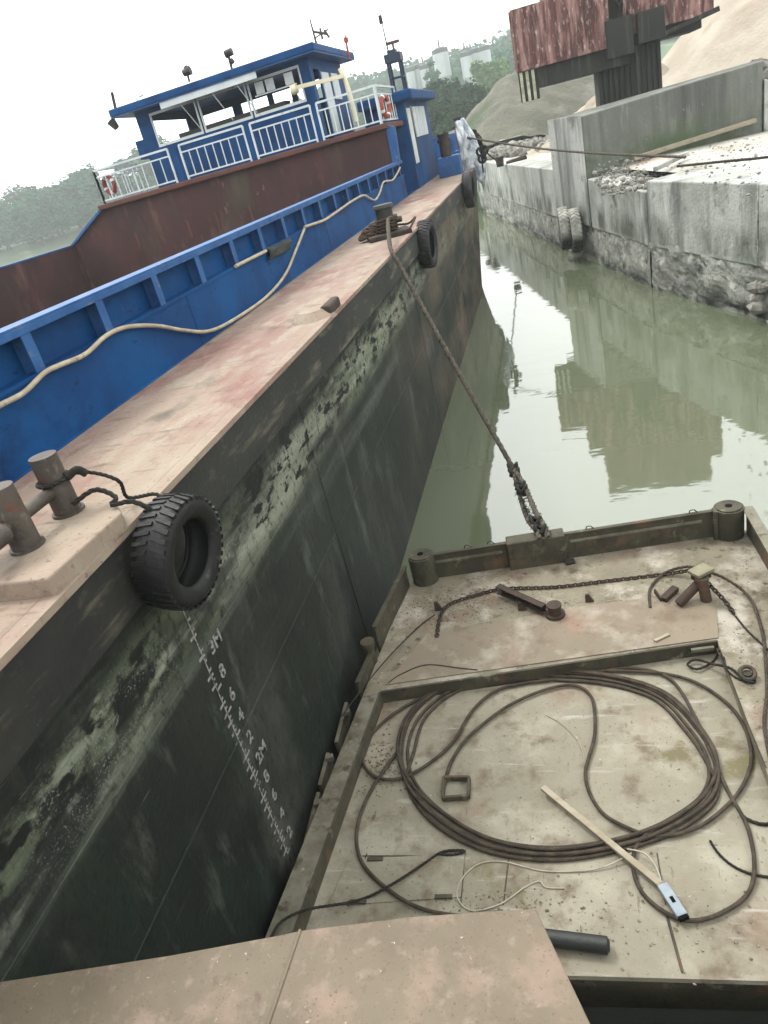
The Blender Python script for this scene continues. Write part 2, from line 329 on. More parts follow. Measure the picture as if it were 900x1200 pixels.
# ---------------------------------------------------------------- water
def water():
    me = bpy.data.meshes.new('water')
    me.from_pydata([(-700, -300, 0), (700, -300, 0), (700, 650, 0), (-700, 650, 0)], [], [(0, 1, 2, 3)])
    o = bpy.data.objects.new('water', me); C.objects.link(o); o['kind'] = 'structure'
    m = bpy.data.materials.new('water'); m.use_nodes = True; n = m.node_tree.nodes; L = m.node_tree.links
    b = n['Principled BSDF']
    geo = n.new('ShaderNodeNewGeometry')
    t0 = n.new('ShaderNodeTexNoise'); t0.inputs['Scale'].default_value = .12; t0.inputs['Detail'].default_value = 3
    L.new(geo.outputs['Position'], t0.inputs[0])
    mxx = n.new('ShaderNodeMix'); mxx.data_type = 'RGBA'
    mxx.inputs[6].default_value = col(142, 150, 122, .38); mxx.inputs[7].default_value = col(130, 142, 112, .38)
    L.new(t0.outputs[0], mxx.inputs[0]); L.new(mxx.outputs[2], b.inputs['Base Color'])
    b.inputs['Roughness'].default_value = .035; b.inputs['IOR'].default_value = 1.7
    b.inputs['Specular IOR Level'].default_value = 1.0  # still murky water, strongly mirroring
    mp = n.new('ShaderNodeMapping'); mp.inputs['Scale'].default_value = (.8, 1.6, 1)
    L.new(geo.outputs['Position'], mp.inputs[0])
    t1 = n.new('ShaderNodeTexNoise'); t1.inputs['Scale'].default_value = 1.3; t1.inputs['Detail'].default_value = 3; t1.inputs['Roughness'].default_value = .5
    L.new(mp.outputs[0], t1.inputs[0])
    bp = n.new('ShaderNodeBump'); bp.inputs['Strength'].default_value = .13; bp.inputs['Distance'].default_value = .03
    L.new(t1.outputs[0], bp.inputs['Height']); L.new(bp.outputs[0], b.inputs['Normal'])
    me.materials.append(m)
water()

# ---------------------------------------------------------------- land, hills, heaps
def fbm(x, y, s, o=4): return noise.fractal(Vector((x * s, y * s, 3.7)), 1.0, 2.0, o)
def xbank(y):
    return -5.0 - (y - 44) * .42 + fbm(0, y, .03) * 3
def land_h(x, y):
    d = x - xbank(y)
    h = -1.5
    if d > 0 and y > 46: h = max(h, -1.5 + 4.1 * min(1, d / 4))
    d2 = min(y - 172, -(x + 82)) + fbm(x, y, .02) * 6
    if d2 > 0: h = max(h, -1.5 + 3.2 * min(1, d2 / 12))
    if h > 0:
        g = 22 * math.exp(-((x + 30) / 130) ** 2 - ((y - 345) / 85) ** 2) + 4.5 * math.exp(-((x + 5) / 60) ** 2 - ((y - 225) / 45) ** 2)
        g += 3 * math.exp(-((x - 25) / 40) ** 2 - ((y - 260) / 60) ** 2)
        h += g * (1 + .25 * fbm(x, y, .012)) + fbm(x, y, .05) * .5
    return h
mb = MB(); NX, NY = 130, 70
vs = []
for j in range(NY + 1):
    y = 46 + (j / NY) ** 1.6 * 600
    for i in range(NX + 1):
        x = -60 + (2 * i / NX - 1) ** 3 * 520 + (2 * i / NX - 1) * 120
        vs.append((x, y, land_h(x, y)))
mb.add(vs, [(j * (NX + 1) + i, j * (NX + 1) + i + 1, (j + 1) * (NX + 1) + i + 1, (j + 1) * (NX + 1) + i) for j in range(NY) for i in range(NX)], True)
tag(mb.build('hills', land_mat), kind='structure')

# quay edge in plan: near right -> far left
QE0 = [(9.5, 2.0), (6.6, 8.6), (4.9, 13.0), (3.78, 16.0), (2.25, 20.28), (1.12, 25.0), (0.24, 28.5), (-3.3, 44.0), (-5.6, 52)]
QE = QE0 + [(-9, 62), (-16, 80)]
mb = MB()
gpoly = [(p[0] + .9, p[1]) for p in QE]
vs = []; nr = 26
for j, p in enumerate(gpoly):
    for i in range(nr + 1):
        x = p[0] + 80 * (i / nr) ** 2; y = p[1] + 3 * (i / nr)
        near = 1.0 if p[1] < 21 else 0
        z = 2.62 + .0 * near + (fbm(x, y, .5) * .10 if i else -.02)
        if p[1] > 26 and i > 4: z += fbm(x, y, .15) * .3
        vs.append((x, y, z))
mb.add(vs, [(j * (nr + 1) + i, j * (nr + 1) + i + 1, (j + 1) * (nr + 1) + i + 1, (j + 1) * (nr + 1) + i) for j in range(len(gpoly) - 1) for i in range(nr)], True)
tag(mb.build('quay_ground', quay_top), kind='structure')

def heap(name, cx, cy, pk, slope, base, m, label, cat, rough=.5, nn=72, seed=0, sy=1.0, rnd=0.0, fine=1.2):
    mb = MB(); rad = (pk - base) / slope * 1.08; vs = [(cx, cy, pk - rnd * .3)]; rings = 40
    for k in range(1, rings + 1):
        r = rad * k / rings
        for a in range(nn):
            t = 2 * math.pi * a / nn; x = cx + r * math.cos(t); y = cy + r * math.sin(t) * sy
            h = pk - slope * (math.sqrt(r * r + rnd * rnd) - rnd * .7) + fbm(x + seed, y, .35) * rough * min(1, k / 6) + fbm(x + seed, y, fine, 5) * rough * .35
            vs.append((x, y, max(h, base - .4)))
    fs = [(0, 1 + a, 1 + (a + 1) % nn) for a in range(nn)]
    for k in range(rings - 1):
        for a in range(nn):
            q = 1 + k * nn; fs.append((q + a, q + nn + a, q + nn + (a + 1) % nn, q + (a + 1) % nn))
    mb.add(vs, fs, True)
    return tag(mb.build(name, m), label, cat)
heap('sand_heap', 14.6, 44, 11.6, .74, 2.5, sand_mat, 'tall beige sand heap behind the stained concrete wall at the right edge', 'sand heap', .3, 96, 0)
heap('spoil_heap', -.2, 62, 7.9, .72, 2.5, grey_heap, 'rounded grey-green mound behind the pale far quay, left of the rusty crane', 'spoil heap', .5, 80, 9, rnd=2.5)
heap('sand_heap', 4.6, 42, 5.3, .55, 2.5, sand_mat, 'low pale sand pile seen under the belly of the rusty crane', 'sand heap', .6, 80, 30, rnd=.8)

def rock(mb, c, r, rnd, fl=.75):
    n1, n2 = 6, 4; vs = []; rot = Matrix.Rotation(rnd.uniform(0, 6), 3, 'Z') @ Matrix.Rotation(rnd.uniform(-.6, .6), 3, 'X')
    sx, sy2 = rnd.uniform(.7, 1.3), rnd.uniform(.7, 1.2)
    for j in range(n2 + 1):
        ph = math.pi * j / n2
        for i in range(n1):
            th = 2 * math.pi * i / n1
            k = r * rnd.uniform(.75, 1.15)
            vs.append(Vector(c) + rot @ Vector((k * sx * math.sin(ph) * math.cos(th), k * sy2 * math.sin(ph) * math.sin(th), k * fl * math.cos(ph))))
    mb.add(vs, [(j * n1 + i, (j + 1) * n1 + i, (j + 1) * n1 + (i + 1) % n1, j * n1 + (i + 1) % n1) for j in range(n2) for i in range(n1)])

# ---------------------------------------------------------------- quay walls
def face_grid(mb, a, b, z0, z1, nrm, amp, nx, nz, seed=0, zedge=None):
    """upright rough stone or concrete skin from a to b (plan points)"""
    a, b = Vector((a[0], a[1], 0)), Vector((b[0], b[1], 0)); vs = []
    for j in range(nz + 1):
        for i in range(nx + 1):
            u, v = i / nx, j / nz
            p = a.lerp(b, u); zt = z1
            if zedge and v == 1: zt = z1 + fbm(p.x * 3, p.y, .8) * zedge
            z = z0 + (zt - z0) * v
            d = noise.voronoi(Vector((p.x * .9 + seed, p.y * .9, z * 1.3)))[0]
            k = (min(d[1] - d[0], .35) - .15) * amp * 1.8 + noise.fractal(Vector((p.x, p.y, z)) * 2.3, 1, 2, 4) * amp * .6
            q = p + Vector(nrm) * k; vs.append((q.x, q.y, z))
    mb.add(vs, [(j * (nx + 1) + i, j * (nx + 1) + i + 1, (j + 1) * (nx + 1) + i + 1, (j + 1) * (nx + 1) + i) for j in range(nz) for i in range(nx)], False)

def wall_run(t, pts, top, tops=None, batter=.12, low=1.12, width=1.0, mtl=None, seed=0, amp=.035):
    """concrete band over rubble masonry along plan points"""
    up = MB(); lo = MB(); n = len(pts)
    for i in range(n - 1):
        a, b = Vector(pts[i]), Vector(pts[i + 1]); d = (b - a).normalized(); nr = Vector((-d.y, d.x))  # towards the water
        if nr.x > 0: nr = -nr
        t0 = tops[i] if tops else top; t1 = tops[i + 1] if tops else top
        q = [a + nr * 0, b + nr * 0, b - nr * width, a - nr * width]
        if (q[1] - q[0]).cross(q[2] - q[1]) < 0: q = [q[0], q[3], q[2], q[1]]; ts = [t0, t0, t1, t1]
        else: ts = [t0, t1, t1, t0]
        up.prism([tuple(v) for v in q], low - .05, ts)
        L = (b - a).length
        face_grid(lo, a - nr * .02, b - nr * .02, -1.2, low + .06, (nr.x, nr.y, 0), amp, max(6, int(L * 7)), 22, seed, .10)
    up.build('concrete_cap', mtl or concrete, t, bevel=.03)
    lo.build('stone_face', stone_low, t)

t = thing('quay_wall', (2.9, 18, 0), 'near right quay wall of pale stained concrete over broken stone masonry', 'quay wall', 'quay wall sections')
wall_run(t, [(9.5, 2.0), (6.6, 8.6), (4.9, 13.0), (3.78, 16.0), (2.27, 20.24)], 2.62, seed=1, width=1.4, amp=.12)
mb = MB()
for (x, y) in ((3.80, 16.02), (4.9, 13.05)):
    mb.bb(x - .03, x + .03, y - .03, y + .03, 1.25, 2.6)
mb.build('joint', stone_low, t)
rn = random.Random(4); mb = MB()
for k in range(16):
    u = rn.random(); yy = 13.6 + u * 2.6; xx = 4.9 + (yy - 13.0) * (-1.12 / 3.0)
    rock(mb, (xx - .08 + rn.uniform(-.1, .05), yy, rn.uniform(.05, .9)), rn.uniform(.08, .2), rn)
mb.build('broken_stone', rock_mat, t)
t = thing('quay_wall', (1.6, 22, 0), 'low stepped quay wall section between the tall concrete wall and the near block', 'quay wall', 'quay wall sections')
wall_run(t, [(2.25, 20.27), (1.14, 24.97)], 2.3, tops=[2.36, 2.5], seed=2)
t = thing('quay_wall', (-1.5, 36, 0), 'far low quay wall with pale top running back behind the barge stern', 'quay wall', 'quay wall sections')
wall_run(t, [(.22, 28.55), (-3.3, 44.0), (-5.6, 52)], 2.7, seed=3)

# tall wall
t = thing('concrete_wall', (3.5, 26, 0), 'tall dark-streaked concrete wall standing across the quay under the rusty crane', 'wall')
mb = MB(); pl = [(1.12, 25.0), (6.25, 26.0), (6.75, 29.2), (.24, 28.5)]
mb.prism(pl, 1.2, [4.22, 4.46, 4.46, 4.24])
wl = mb.build('wall_block', concrete_dark, t, bevel=.04)
mb = MB(); a, b = Vector(pl[0]), Vector(pl[3])
face_grid(mb, a + Vector((.02, 0)), b + Vector((.02, 0)), -1.2, 1.3, (-1, -.2, 0), .09, 26, 22, 5, .1)
mb.build('stone_face', stone_low, t)
mb = MB(); mb.prism([(6.27, 25.9), (7.4, 26.1), (7.6, 29), (6.77, 29.1)], 2.4, [4.0, 3.4, 3.4, 4.0]); mb.build('end_block', concrete, t, bevel=.05)
# pale seaward skin of the wall
mb = MB(); mb.prism([(1.06, 24.97), (1.12, 25.0), (.24, 28.5), (.18, 28.45)], 1.15, 4.26); mb.build('seaward_skin', concrete, t)

# rubble slope at the foot of the tall wall, stones at the broken face
rn = random.Random(11); mb = MB()
for k in range(800):
    x = rn.uniform(1.3, 4.4); y = rn.uniform(20.6, 25.3)
    f = max(0, 1 - abs(x - 1.6) / 2.6) * max(0, (y - 21) / 4.4)
    rock(mb, (x, y, 2.42 + .6 * f * rn.random()), rn.choice((.02, .025, .03, .04, .05, .08)) * rn.uniform(.8, 1.2), rn)
tag(mb.build('rubble', rock_mat), 'loose rubble sloping down from the foot of the tall concrete wall', 'rubble', kind='stuff')
mb = MB()
for k in range(420):
    u = rn.random(); x = -3.4 + 9 * u + rn.uniform(-1, 1); y = 46 + rn.uniform(-1.5, 2.5) - 8 * u
    rock(mb, (x, y, 2.7 + rn.uniform(0, .35)), rn.uniform(.1, .38), rn)
for k in range(260):
    x = rn.uniform(3, 7.6); y = rn.uniform(29.5, 33); rock(mb, (x, y, 2.7 + (x - 1) * .25 * rn.uniform(.5, 1)), rn.uniform(.1, .35), rn)
tag(mb.build('rubble', rock_mat), 'broken stone debris lying along the foot of the heaps behind the quay', 'rubble', kind='stuff')
mb = MB()
for k in range(900):
    x = rn.uniform(3, 10); y = rn.uniform(12, 25)
    rock(mb, (x, y, 2.65), rn.choice((.012, .018, .02, .03, .045)), rn, .5)
tag(mb.build('rubble', rock_mat), 'scattered grit and small stones on the pale near quay top', 'rubble', kind='stuff')
# timber lying against the wall foot
mb = MB(); mb.bar(atz(668, 236, 2.75) if False else (2.5, 24.9, 2.78), (6.0, 25.75, 2.98), .16, .12)
tag(mb.build('timber_plank', wood_mat, bevel=.01), 'long weathered plank lying at the foot of the tall concrete wall', 'plank')
mb = MB(); mb.bar((3.6, 22.6, 2.80), (2.6, 21.0, 2.76), .12, .1)
tag(mb.build('timber_plank', concrete, bevel=.01), 'short pale kerb stone lying near the quay corner', 'kerb stone')

# ---------------------------------------------------------------- tyres
def tyre_mb(Ro, W, ri, lugs=38, tread=True, c=(0, 0, 0)):
    mb = MB(); h = W / 2
    prof = [(-h * .8, Ro * .965), (-h * .4, Ro * .98), (h * .4, Ro * .98), (h * .8, Ro * .965), (h, Ro * .9), (h * 1.12, (Ro + ri) / 2), (h * .9, ri * 1.08), (h * .72, ri),
            (h * .62, ri * 1.02), (h * .86, ri * 1.15), (h * .95, (Ro + ri) / 2), (h * .8, Ro * .88), (h * .4, Ro * .92), (-h * .4, Ro * .92), (-h * .8, Ro * .88), (-h * .95, (Ro + ri) / 2),
            (-h * .86, ri * 1.15), (-h * .62, ri * 1.02), (-h * .72, ri), (-h * .9, ri * 1.08), (-h * 1.12, (Ro + ri) / 2), (-h, Ro * .9)]
    N = 64; k = len(prof); vs = []
    for i in range(N):
        a = 2 * math.pi * i / N
        for (x, r) in prof: vs.append((x, r * math.cos(a), r * math.sin(a)))
    mb.add(vs, [(i * k + j, i * k + (j + 1) % k, ((i + 1) % N) * k + (j + 1) % k, ((i + 1) % N) * k + j) for i in range(N) for j in range(k)], True)
    if tread:
        for i in range(lugs):
            for s in (-1, 1):
                a = 2 * math.pi * (i + (0 if s > 0 else .5)) / lugs
                M = Matrix.Rotation(a, 4, 'X')
                w2 = Ro * math.pi / lugs * .62
                pts = [Vector(q) for q in ((s * h * .06, -w2 * .2, Ro * .97), (s * h * 1.02, -w2 * 1.5, Ro * .93), (s * h * 1.02, w2 * .1, Ro * .93), (s * h * .06, w2 * 1.0, Ro * .97),
                                           (s * h * .06, -w2 * .2, Ro * 1.01), (s * h * .98, -w2 * 1.5, Ro * .985), (s * h * .98, w2 * .1, Ro * .985), (s * h * .06, w2 * 1.0, Ro * 1.01))]
                if s < 0: pts = [pts[1], pts[0], pts[3], pts[2], pts[5], pts[4], pts[7], pts[6]]
                mb.hexa([M @ p for p in pts])
    return mb
def tyre(loc, Ro, W, ri, rot, label, m=rubber, group='old tyres hung as fenders', lugs=38, tread=True):
    o = tyre_mb(Ro, W, ri, lugs, tread).build('tyre', m)
    o.location = loc; o.rotation_euler = rot
    return tag(o, label, 'tyre', group)
tyre((-2.2, 3.15, 3.165), .325, .2, .19, (0.3, R(9), R(-5)), 'black deep-tread tyre hanging over the barge side beside the near bollards')
tyre((-2.26, 13.9, 3.08), .42, .22, .25, (0, R(4), R(-4)), 'black tyre hung beside the mooring post halfway along the barge deck edge')
tyre((-2.2, 22.6, 3.15), .50, .26, .3, (0.4, R(3), R(-2)), 'black tyre hanging at the far end of the barge side below the blue bollard box', tread=False)
b = Vector((1.12, 24.2, 0))
tp = aty(674, 270, 25.8); tyre(tp, .68, .3, .4, (0, 0, R(4)), 'pale worn tyre hanging on the quay face, the right one of the pair', rubber_pale, lugs=30)
tp = aty(661, 268, 26.3); tyre(tp, .68, .3, .4, (0, 0, R(4)), 'pale worn tyre hanging on the quay face, the left one of the pair', rubber_pale, lugs=30)


# ---------------------------------------------------------------- cargo barge
DZ = 3.43; HX = -2.415
barge = thing('cargo_barge', (-8.85, 15, 0), 'long cargo barge with blue coaming, worn pink deck edge, black hull and blue wheelhouse', 'barge')
# hull: horizontal outlines lofted; straight side, then a rounded raked stern
def outline(z, inset=0.0):
    k = z / DZ
    ys = 23.3 + 5.2 * max(0, k) ** 1.1; ye = ys + 7 - .5 * k; xc = -8.85; pts = []
    x0 = HX - inset
    for y in (-7, -3, 0, 1, 2, 3, 4, 5, 6, 8, 10, 12, 14, 16, 18, 20, ys - .6): pts.append((x0, y))
    for i in range(0, 17):
        a = i / 16 * math.pi / 2
        pts.append((xc + (x0 - xc) * math.cos(a) ** .55, ys + (ye - ys) * math.sin(a) ** 1.0))
    return pts + [(2 * xc - p[0], p[1]) for p in pts[::-1]]
mb = MB(); zs = [-1.2, 0, .5, 1, 1.5, 2, 2.5, 2.9, 3.02]
ol = [outline(max(z, 0), 0.0) for z in zs]; n = len(ol[0]); vs = []
for z, o_ in zip(zs, ol): vs += [(p[0], p[1], z) for p in o_]
mb.add(vs, [(j * n + i, j * n + (i + 1) % n, (j + 1) * n + (i + 1) % n, (j + 1) * n + i) for j in range(len(zs) - 1) for i in range(n)])
hull = mb.build('hull', hull_paint, barge)
# rubbing strake: upright band standing proud of the hull, with a lip on the deck edge
mb = MB(); oo = outline(3.43, -.06)[:34]; oi = outline(3.43, .05)[:34]; n = len(oo); vs = []
for (z, ln) in ((3.02, oi), (3.02, oo), (3.40, oo), (3.40, oi)): vs += [(p[0], p[1], z) for p in ln]
mb.add(vs, [(j * n + i, j * n + i + 1, ((j + 1) % 4) * n + i + 1, ((j + 1) % 4) * n + i) for j in range(4) for i in range(n - 1)])
mb.build('rubbing_strake', strake_paint, hull, bevel=.01)
mb = MB(); o3 = outline(3.43, -.085)[:34]; o4 = outline(3.43, 0.02)[:34]; vs = []
for (z, ln) in ((3.395, o4), (3.395, o3), (3.435, o3), (3.435, o4)): vs += [(p[0], p[1], z) for p in ln]
mb.add(vs, [(j * n + i, j * n + i + 1, ((j + 1) % 4) * n + i + 1, ((j + 1) % 4) * n + i) for j in range(4) for i in range(n - 1)])
mb.build('deck_edge', deck_paint, hull, bevel=.008)
mb = MB(); mb.tube([(HX - .004, -6, 3.0), (HX - .004, 27.9, 3.0)], .016, 6); mb.tube([(HX, -6, 1.62), (HX, 26, 1.62)], .008, 5)
mb.tube([(HX, -6, 2.36), (HX, 26, 2.36)], .006, 5)
for y in (-1, 6, 12.5, 19): mb.tube([(HX, y, 0.0), (HX, y, 3.0)], .006, 5)
mb.build('weld_seam', hull_paint, hull)
# deck: worn pink side strip with a shallow camber line, blue walkway
nose = [p for p in outline(3.43, .03)[:34]]
near_pts = [p for p in nose if p[1] < 30.5]
mb = MB(); m_n = len(near_pts)
mb.add([(p[0], p[1], DZ) for p in near_pts] + [(-3.75, p[1], DZ) for p in near_pts], [(i, i + 1, m_n + i + 1, m_n + i) for i in range(m_n - 1)])
mb.build('side_deck', deck_paint, barge)
aft = [(nose[0][0], 21.4)] + [p for p in nose if p[1] > 21.6]
mb = MB(); mb.prism(aft + [(-17.7 - p[0], p[1]) for p in aft[::-1]], DZ - .06, DZ - .008); mb.build('aft_deck', blue_paint, barge)
# steep coaming wall rising from the side deck, with a ledge where the ribbed bays start
LEDGE = CAMZ - 1.47 * .6164
mb = MB(); mb.bb(-3.84, -3.76, -4.3, 21.45, DZ - .02, LEDGE - .03); mb.bb(-3.90, -3.745, -4.3, 21.45, LEDGE - .03, LEDGE - .001)
mb.build('coaming_wall', blue_paint, barge)
mb = MB(); mb.tube([(-3.757, -4.3, DZ + .004), (-3.757, 21.4, DZ + .004)], .010, 6)
for yy in (1.5, 7.2, 12.9, 18.6): mb.tube([(-3.759, yy, DZ), (-3.759, yy, LEDGE - .03)], .005, 5)
mb.build('weld_bead', blue_paint, barge)
drawn_before = set(bpy.data.objects)

# hatch coaming
CXo = -6.1; ZT = 4.0
co = MB(); co.bb(-6.34, -6.28, -7, 34.9, .6, ZT - .03); coam = co.build('hatch_coaming', blue_paint, barge)
mb = MB(); mb.bb(-6.36, -6.06, -7, 34.9, ZT - .03, ZT); mb.bb(-6.075, -6.055, -7, 34.9, ZT - .12, ZT - .031); mb.build('top_rail', blue_light, coam, bevel=.006)
y = -5.7; 
while y < 34.5:
    m_ = MB(); m_.add([(-6.28, y - .012, DZ), (-6.08, y - .012, DZ), (-6.08, y - .012, ZT - .12), (-6.28, y - .012, ZT - .04),
                       (-6.28, y + .012, DZ), (-6.08, y + .012, DZ), (-6.08, y + .012, ZT - .12), (-6.28, y + .012, ZT - .04)],
                      [(0, 1, 2, 3), (7, 6, 5, 4), (0, 4, 5, 1), (1, 5, 6, 2), (2, 6, 7, 3), (3, 7, 4, 0)])
    m_.bb(-6.082, -6.06, y - .09, y + .09, DZ, ZT - .121)
    m_.build('bracket', blue_light, coam); y += 1.65
# hold
FX = -22.6
mb = MB(); mb.bb(FX - .08, FX, -7, 34.0, .6, 3.85); mb.build('hold_side', rust_hold, barge)
mb = MB(); mb.bb(FX - .3, FX + .02, -7, 34.0, 3.852, 3.91); mb.build('far_rail', blue_light, barge)
mb = MB(); mb.bb(FX, -6.34, -7, 34.0, .5, .6); mb.build('hold_floor', rust_hold, barge)
mb = MB(); mb.prism([(FX, 34.0), (-6.34, 34.0), (-6.34, 34.1), (FX, 34.1)], .6, [3.85, 4.0, 4.0, 3.85])
mb.add([(FX, 34.0, 3.85), (-6.34, 34.0, 4.0), (-6.34, 34.0, 5.42), (-20.15, 34.0, 5.15), (-20.7, 34, 4.95),
        (FX, 34.1, 3.85), (-6.34, 34.1, 4.0), (-6.34, 34.1, 5.42), (-20.15, 34.1, 5.15), (-20.7, 34.1, 4.95)],
       [(0, 1, 2, 3, 4), (9, 8, 7, 6, 5), (3, 2, 7, 8), (2, 1, 6, 7), (4, 3, 8, 9), (0, 4, 9, 5)])
mb.build('hold_bulkhead', rust_hold, barge)
for x in (-19.2, -16.4, -14.9, -13.2): # short upright stiffeners welded on the bulkhead
    mb = MB(); mb.bb(x - .05, x + .05, 33.95, 33.999, 3.0, 3.75); mb.build('wall_stiffener', rust_lip, barge, bevel=.01)
mb = MB(); mb.bar((-20.45, 34.05, 5.08), (FX - .1, 34.05, 3.85), .5, .10, (0, 0, 1)); mb.build('sloped_side_plate', blue_light, barge)
mb = MB(); mb.add([(-6.32, 33.95, 5.5), (-5.95, 33.95, 5.3), (-6.02, 33.95, 4.0), (-6.32, 33.95, 4.0), (-6.32, 34.3, 5.5), (-5.95, 34.3, 5.3), (-6.02, 34.3, 4.0), (-6.32, 34.3, 4.0)],
                  [(0, 3, 2, 1), (4, 5, 6, 7), (0, 1, 5, 4), (1, 2, 6, 5), (2, 3, 7, 6), (3, 0, 4, 7)])
mb.build('near_side_plate', blue_light, barge)
# platform under the wheelhouse with a drooping lip
mb = MB(); mb.prism([(-20.5, 33.75), (-6.2, 33.75), (-6.2, 42), (-20.5, 42)], [5.05, 5.33, 5.33, 5.05], [5.27, 5.55, 5.55, 5.27]); mb.build('platform', rust_lip, barge, bevel=.04)
def pz(x): return 5.27 + (x + 20.5) / 14.3 * .28

# railing on the platform
rl = MB(); rail = None
RY = 33.86
def railing_panel(x0, x1, y0=RY, y1=RY, nb=8):
    m_ = MB(); a, b = Vector((x0, y0, pz(x0))), Vector((x1, y1, pz(x1)))
    H = 1.42
    m_.bar(a + Vector((0, 0, .12)), b + Vector((0, 0, .12)), .06, .06); m_.bar(a + Vector((0, 0, H)), b + Vector((0, 0, H)), .08, .08); m_.bar(a + Vector((0, 0, H - .3)), b + Vector((0, 0, H - .3)), .055, .055)
    for i in range(nb + 1):
        p = a.lerp(b, i / nb); e = i in (0, nb)
        m_.bar(p + Vector((0, 0, .0 if e else .12)), p + Vector((0, 0, H if e else H - .3)), .075 if e else .04, .075 if e else .04)
    return m_.build('railing', white_paint, barge)
for x0, x1 in ((-20.1, -16.2), (-15.6, -12.45), (-12.1, -9.3), (-9.0, -6.45)): railing_panel(x0, x1)
railing_panel(-20.1, -20.1, RY, 38, 7); railing_panel(-6.42, -6.42, RY + .1, 38.5, 8)
for x in (-15.9, -12.28, -9.15):
    m_ = MB(); m_.box((x, RY + .02, pz(x) + .66), (.26, .05, 1.3)); m_.build('railing_board', blue_paint, barge)

# wheelhouse (aty at its front wall gives the openings)
WY = 35.3; wx0, wx1 = -17.9, -9.3; wz0 = 5.35; wzt = 8.55; WB = 41.2
wh = None
m_ = MB()
wa, wb_, zb, ztp = -17.2, -9.75, 6.98, 8.32      # window band
m_.bb(wx0, wx1, WY, WY + .08, wz0 - .05, zb); m_.bb(wx0, wx1, WY, WY + .08, ztp, wzt)
m_.bb(wx0, wa, WY, WY + .08, zb, ztp); m_.bb(wb_, wx1, WY, WY + .08, zb, ztp)
m_.bb(wx0, wx0 + .08, WY + .08, WB, wz0 - .05, 7.2); m_.bb(wx0, wx0 + .08, WY + .08, WB, 8.2, wzt)
m_.bb(wx0, wx0 + .08, WY + .08, WY + .5, 7.2, 8.2); m_.bb(wx0, wx0 + .08, WB - .5, WB, 7.2, 8.2)
m_.bb(wx1 - .08, wx1, WY + .08, WY + .5, wz0 - .05, wzt); m_.bb(wx1 - .08, wx1, WY + .5, WY + 1.5, 8.1, wzt); m_.bb(wx1 - .08, wx1, WY + 1.5, WB, wz0 - .05, wzt)
m_.bb(wx0, wx1, WB, WB + .08, wz0 - .05, 7.32); m_.bb(wx0, wx1, WB, WB + .08, 8.15, wzt)
for x0, x1 in ((wx0, -17.2), (-15.4, -14.9), (-13.4, -13.1), (-12.1, -11.8), (-10.4, wx1)): m_.bb(x0, x1, WB, WB + .08, 7.05, 8.15)
wh = m_.build('wheelhouse', blue_paint, barge)
m_ = MB(); m_.bb(wx0 - .7, wx1 + .65, WY - 1.0, WB + .8, 8.56, 8.86); m_.build('roof', blue_paint, wh, bevel=.05)
m_ = MB(); m_.bb(wx0 - .68, wx1 + .63, WY - .98, WB + .78, 8.52, 8.557); m_.build('roof_underside', blue_light, wh)
for (x0, x1) in ((wa, -14.85), (-14.75, -12.35), (-12.25, wb_)):
    m_ = MB(); f = .07
    m_.bb(x0, x1, WY - .03, WY + .05, zb - .04, zb + f); m_.bb(x0, x1, WY - .03, WY + .05, ztp - f, ztp + .03)
    m_.bb(x0, x0 + f, WY - .03, WY + .05, zb + f, ztp - f); m_.bb(x1 - f, x1, WY - .03, WY + .05, zb + f, ztp - f)
    m_.build('window_frame', white_paint, wh)
m_ = MB(); m_.bb(-16.1, -11.4, WY - .93, WY - .90, 8.26, 8.51); m_.build('awning_shutter', white_paint, wh)
for x in (-15.2, -12.4, -13.6):
    m_ = MB(); m_.bar((x, WY - .88, 8.3), (x + .3, WY - .02, 7.1), .03, .03); m_.build('shutter_stay', white_paint, wh)
m_ = MB(); m_.bb(-16.5, -11, 36.2, 37.0, wz0, 7.3); m_.build('console', mat('console_grey', col(90, 92, 92), None, bump=0), wh)
m_ = MB()
for (x0, x1) in ((-11.9, -11.5), (-11.4, -11.0), (-10.5, -10.1)): m_.bb(x0, x1, WY - .02, WY + .0, 7.75, 8.2)
m_.bb(-12.0, -10.0, WY - .04, WY - .021, 7.68, 7.73); m_.build('notice_panel', white_paint, wh)
m_ = MB(); m_.bb(wx1 + .01, wx1 + .07, WY + 1.6, WY + 2.9, 5.5, 8.0); m_.build('door', white_paint, wh, bevel=.01)
m_ = MB(); m_.bb(wx1 + .01, wx1 + .07, WY + 3.4, WY + 4.6, 6.9, 8.0); m_.build('side_window', white_paint, wh, bevel=.01)
m_ = MB(); m_.bar(aty(346, 103, 34.6), aty(402, 89, 34.6), .15, .15); m_.cyl(aty(342, 106, 34.6), aty(348, 103, 34.6), .2); m_.build('cream_boom', cream_paint, barge)
m_ = MB(); m_.tube(spline([aty(398, 80, 34.8), aty(405, 95, 34.8), aty(412, 118, 34.8), aty(418, 142, 34.8)], 5), [.10] * 16, 8); m_.build('cream_hose_roll', cream_paint, barge)
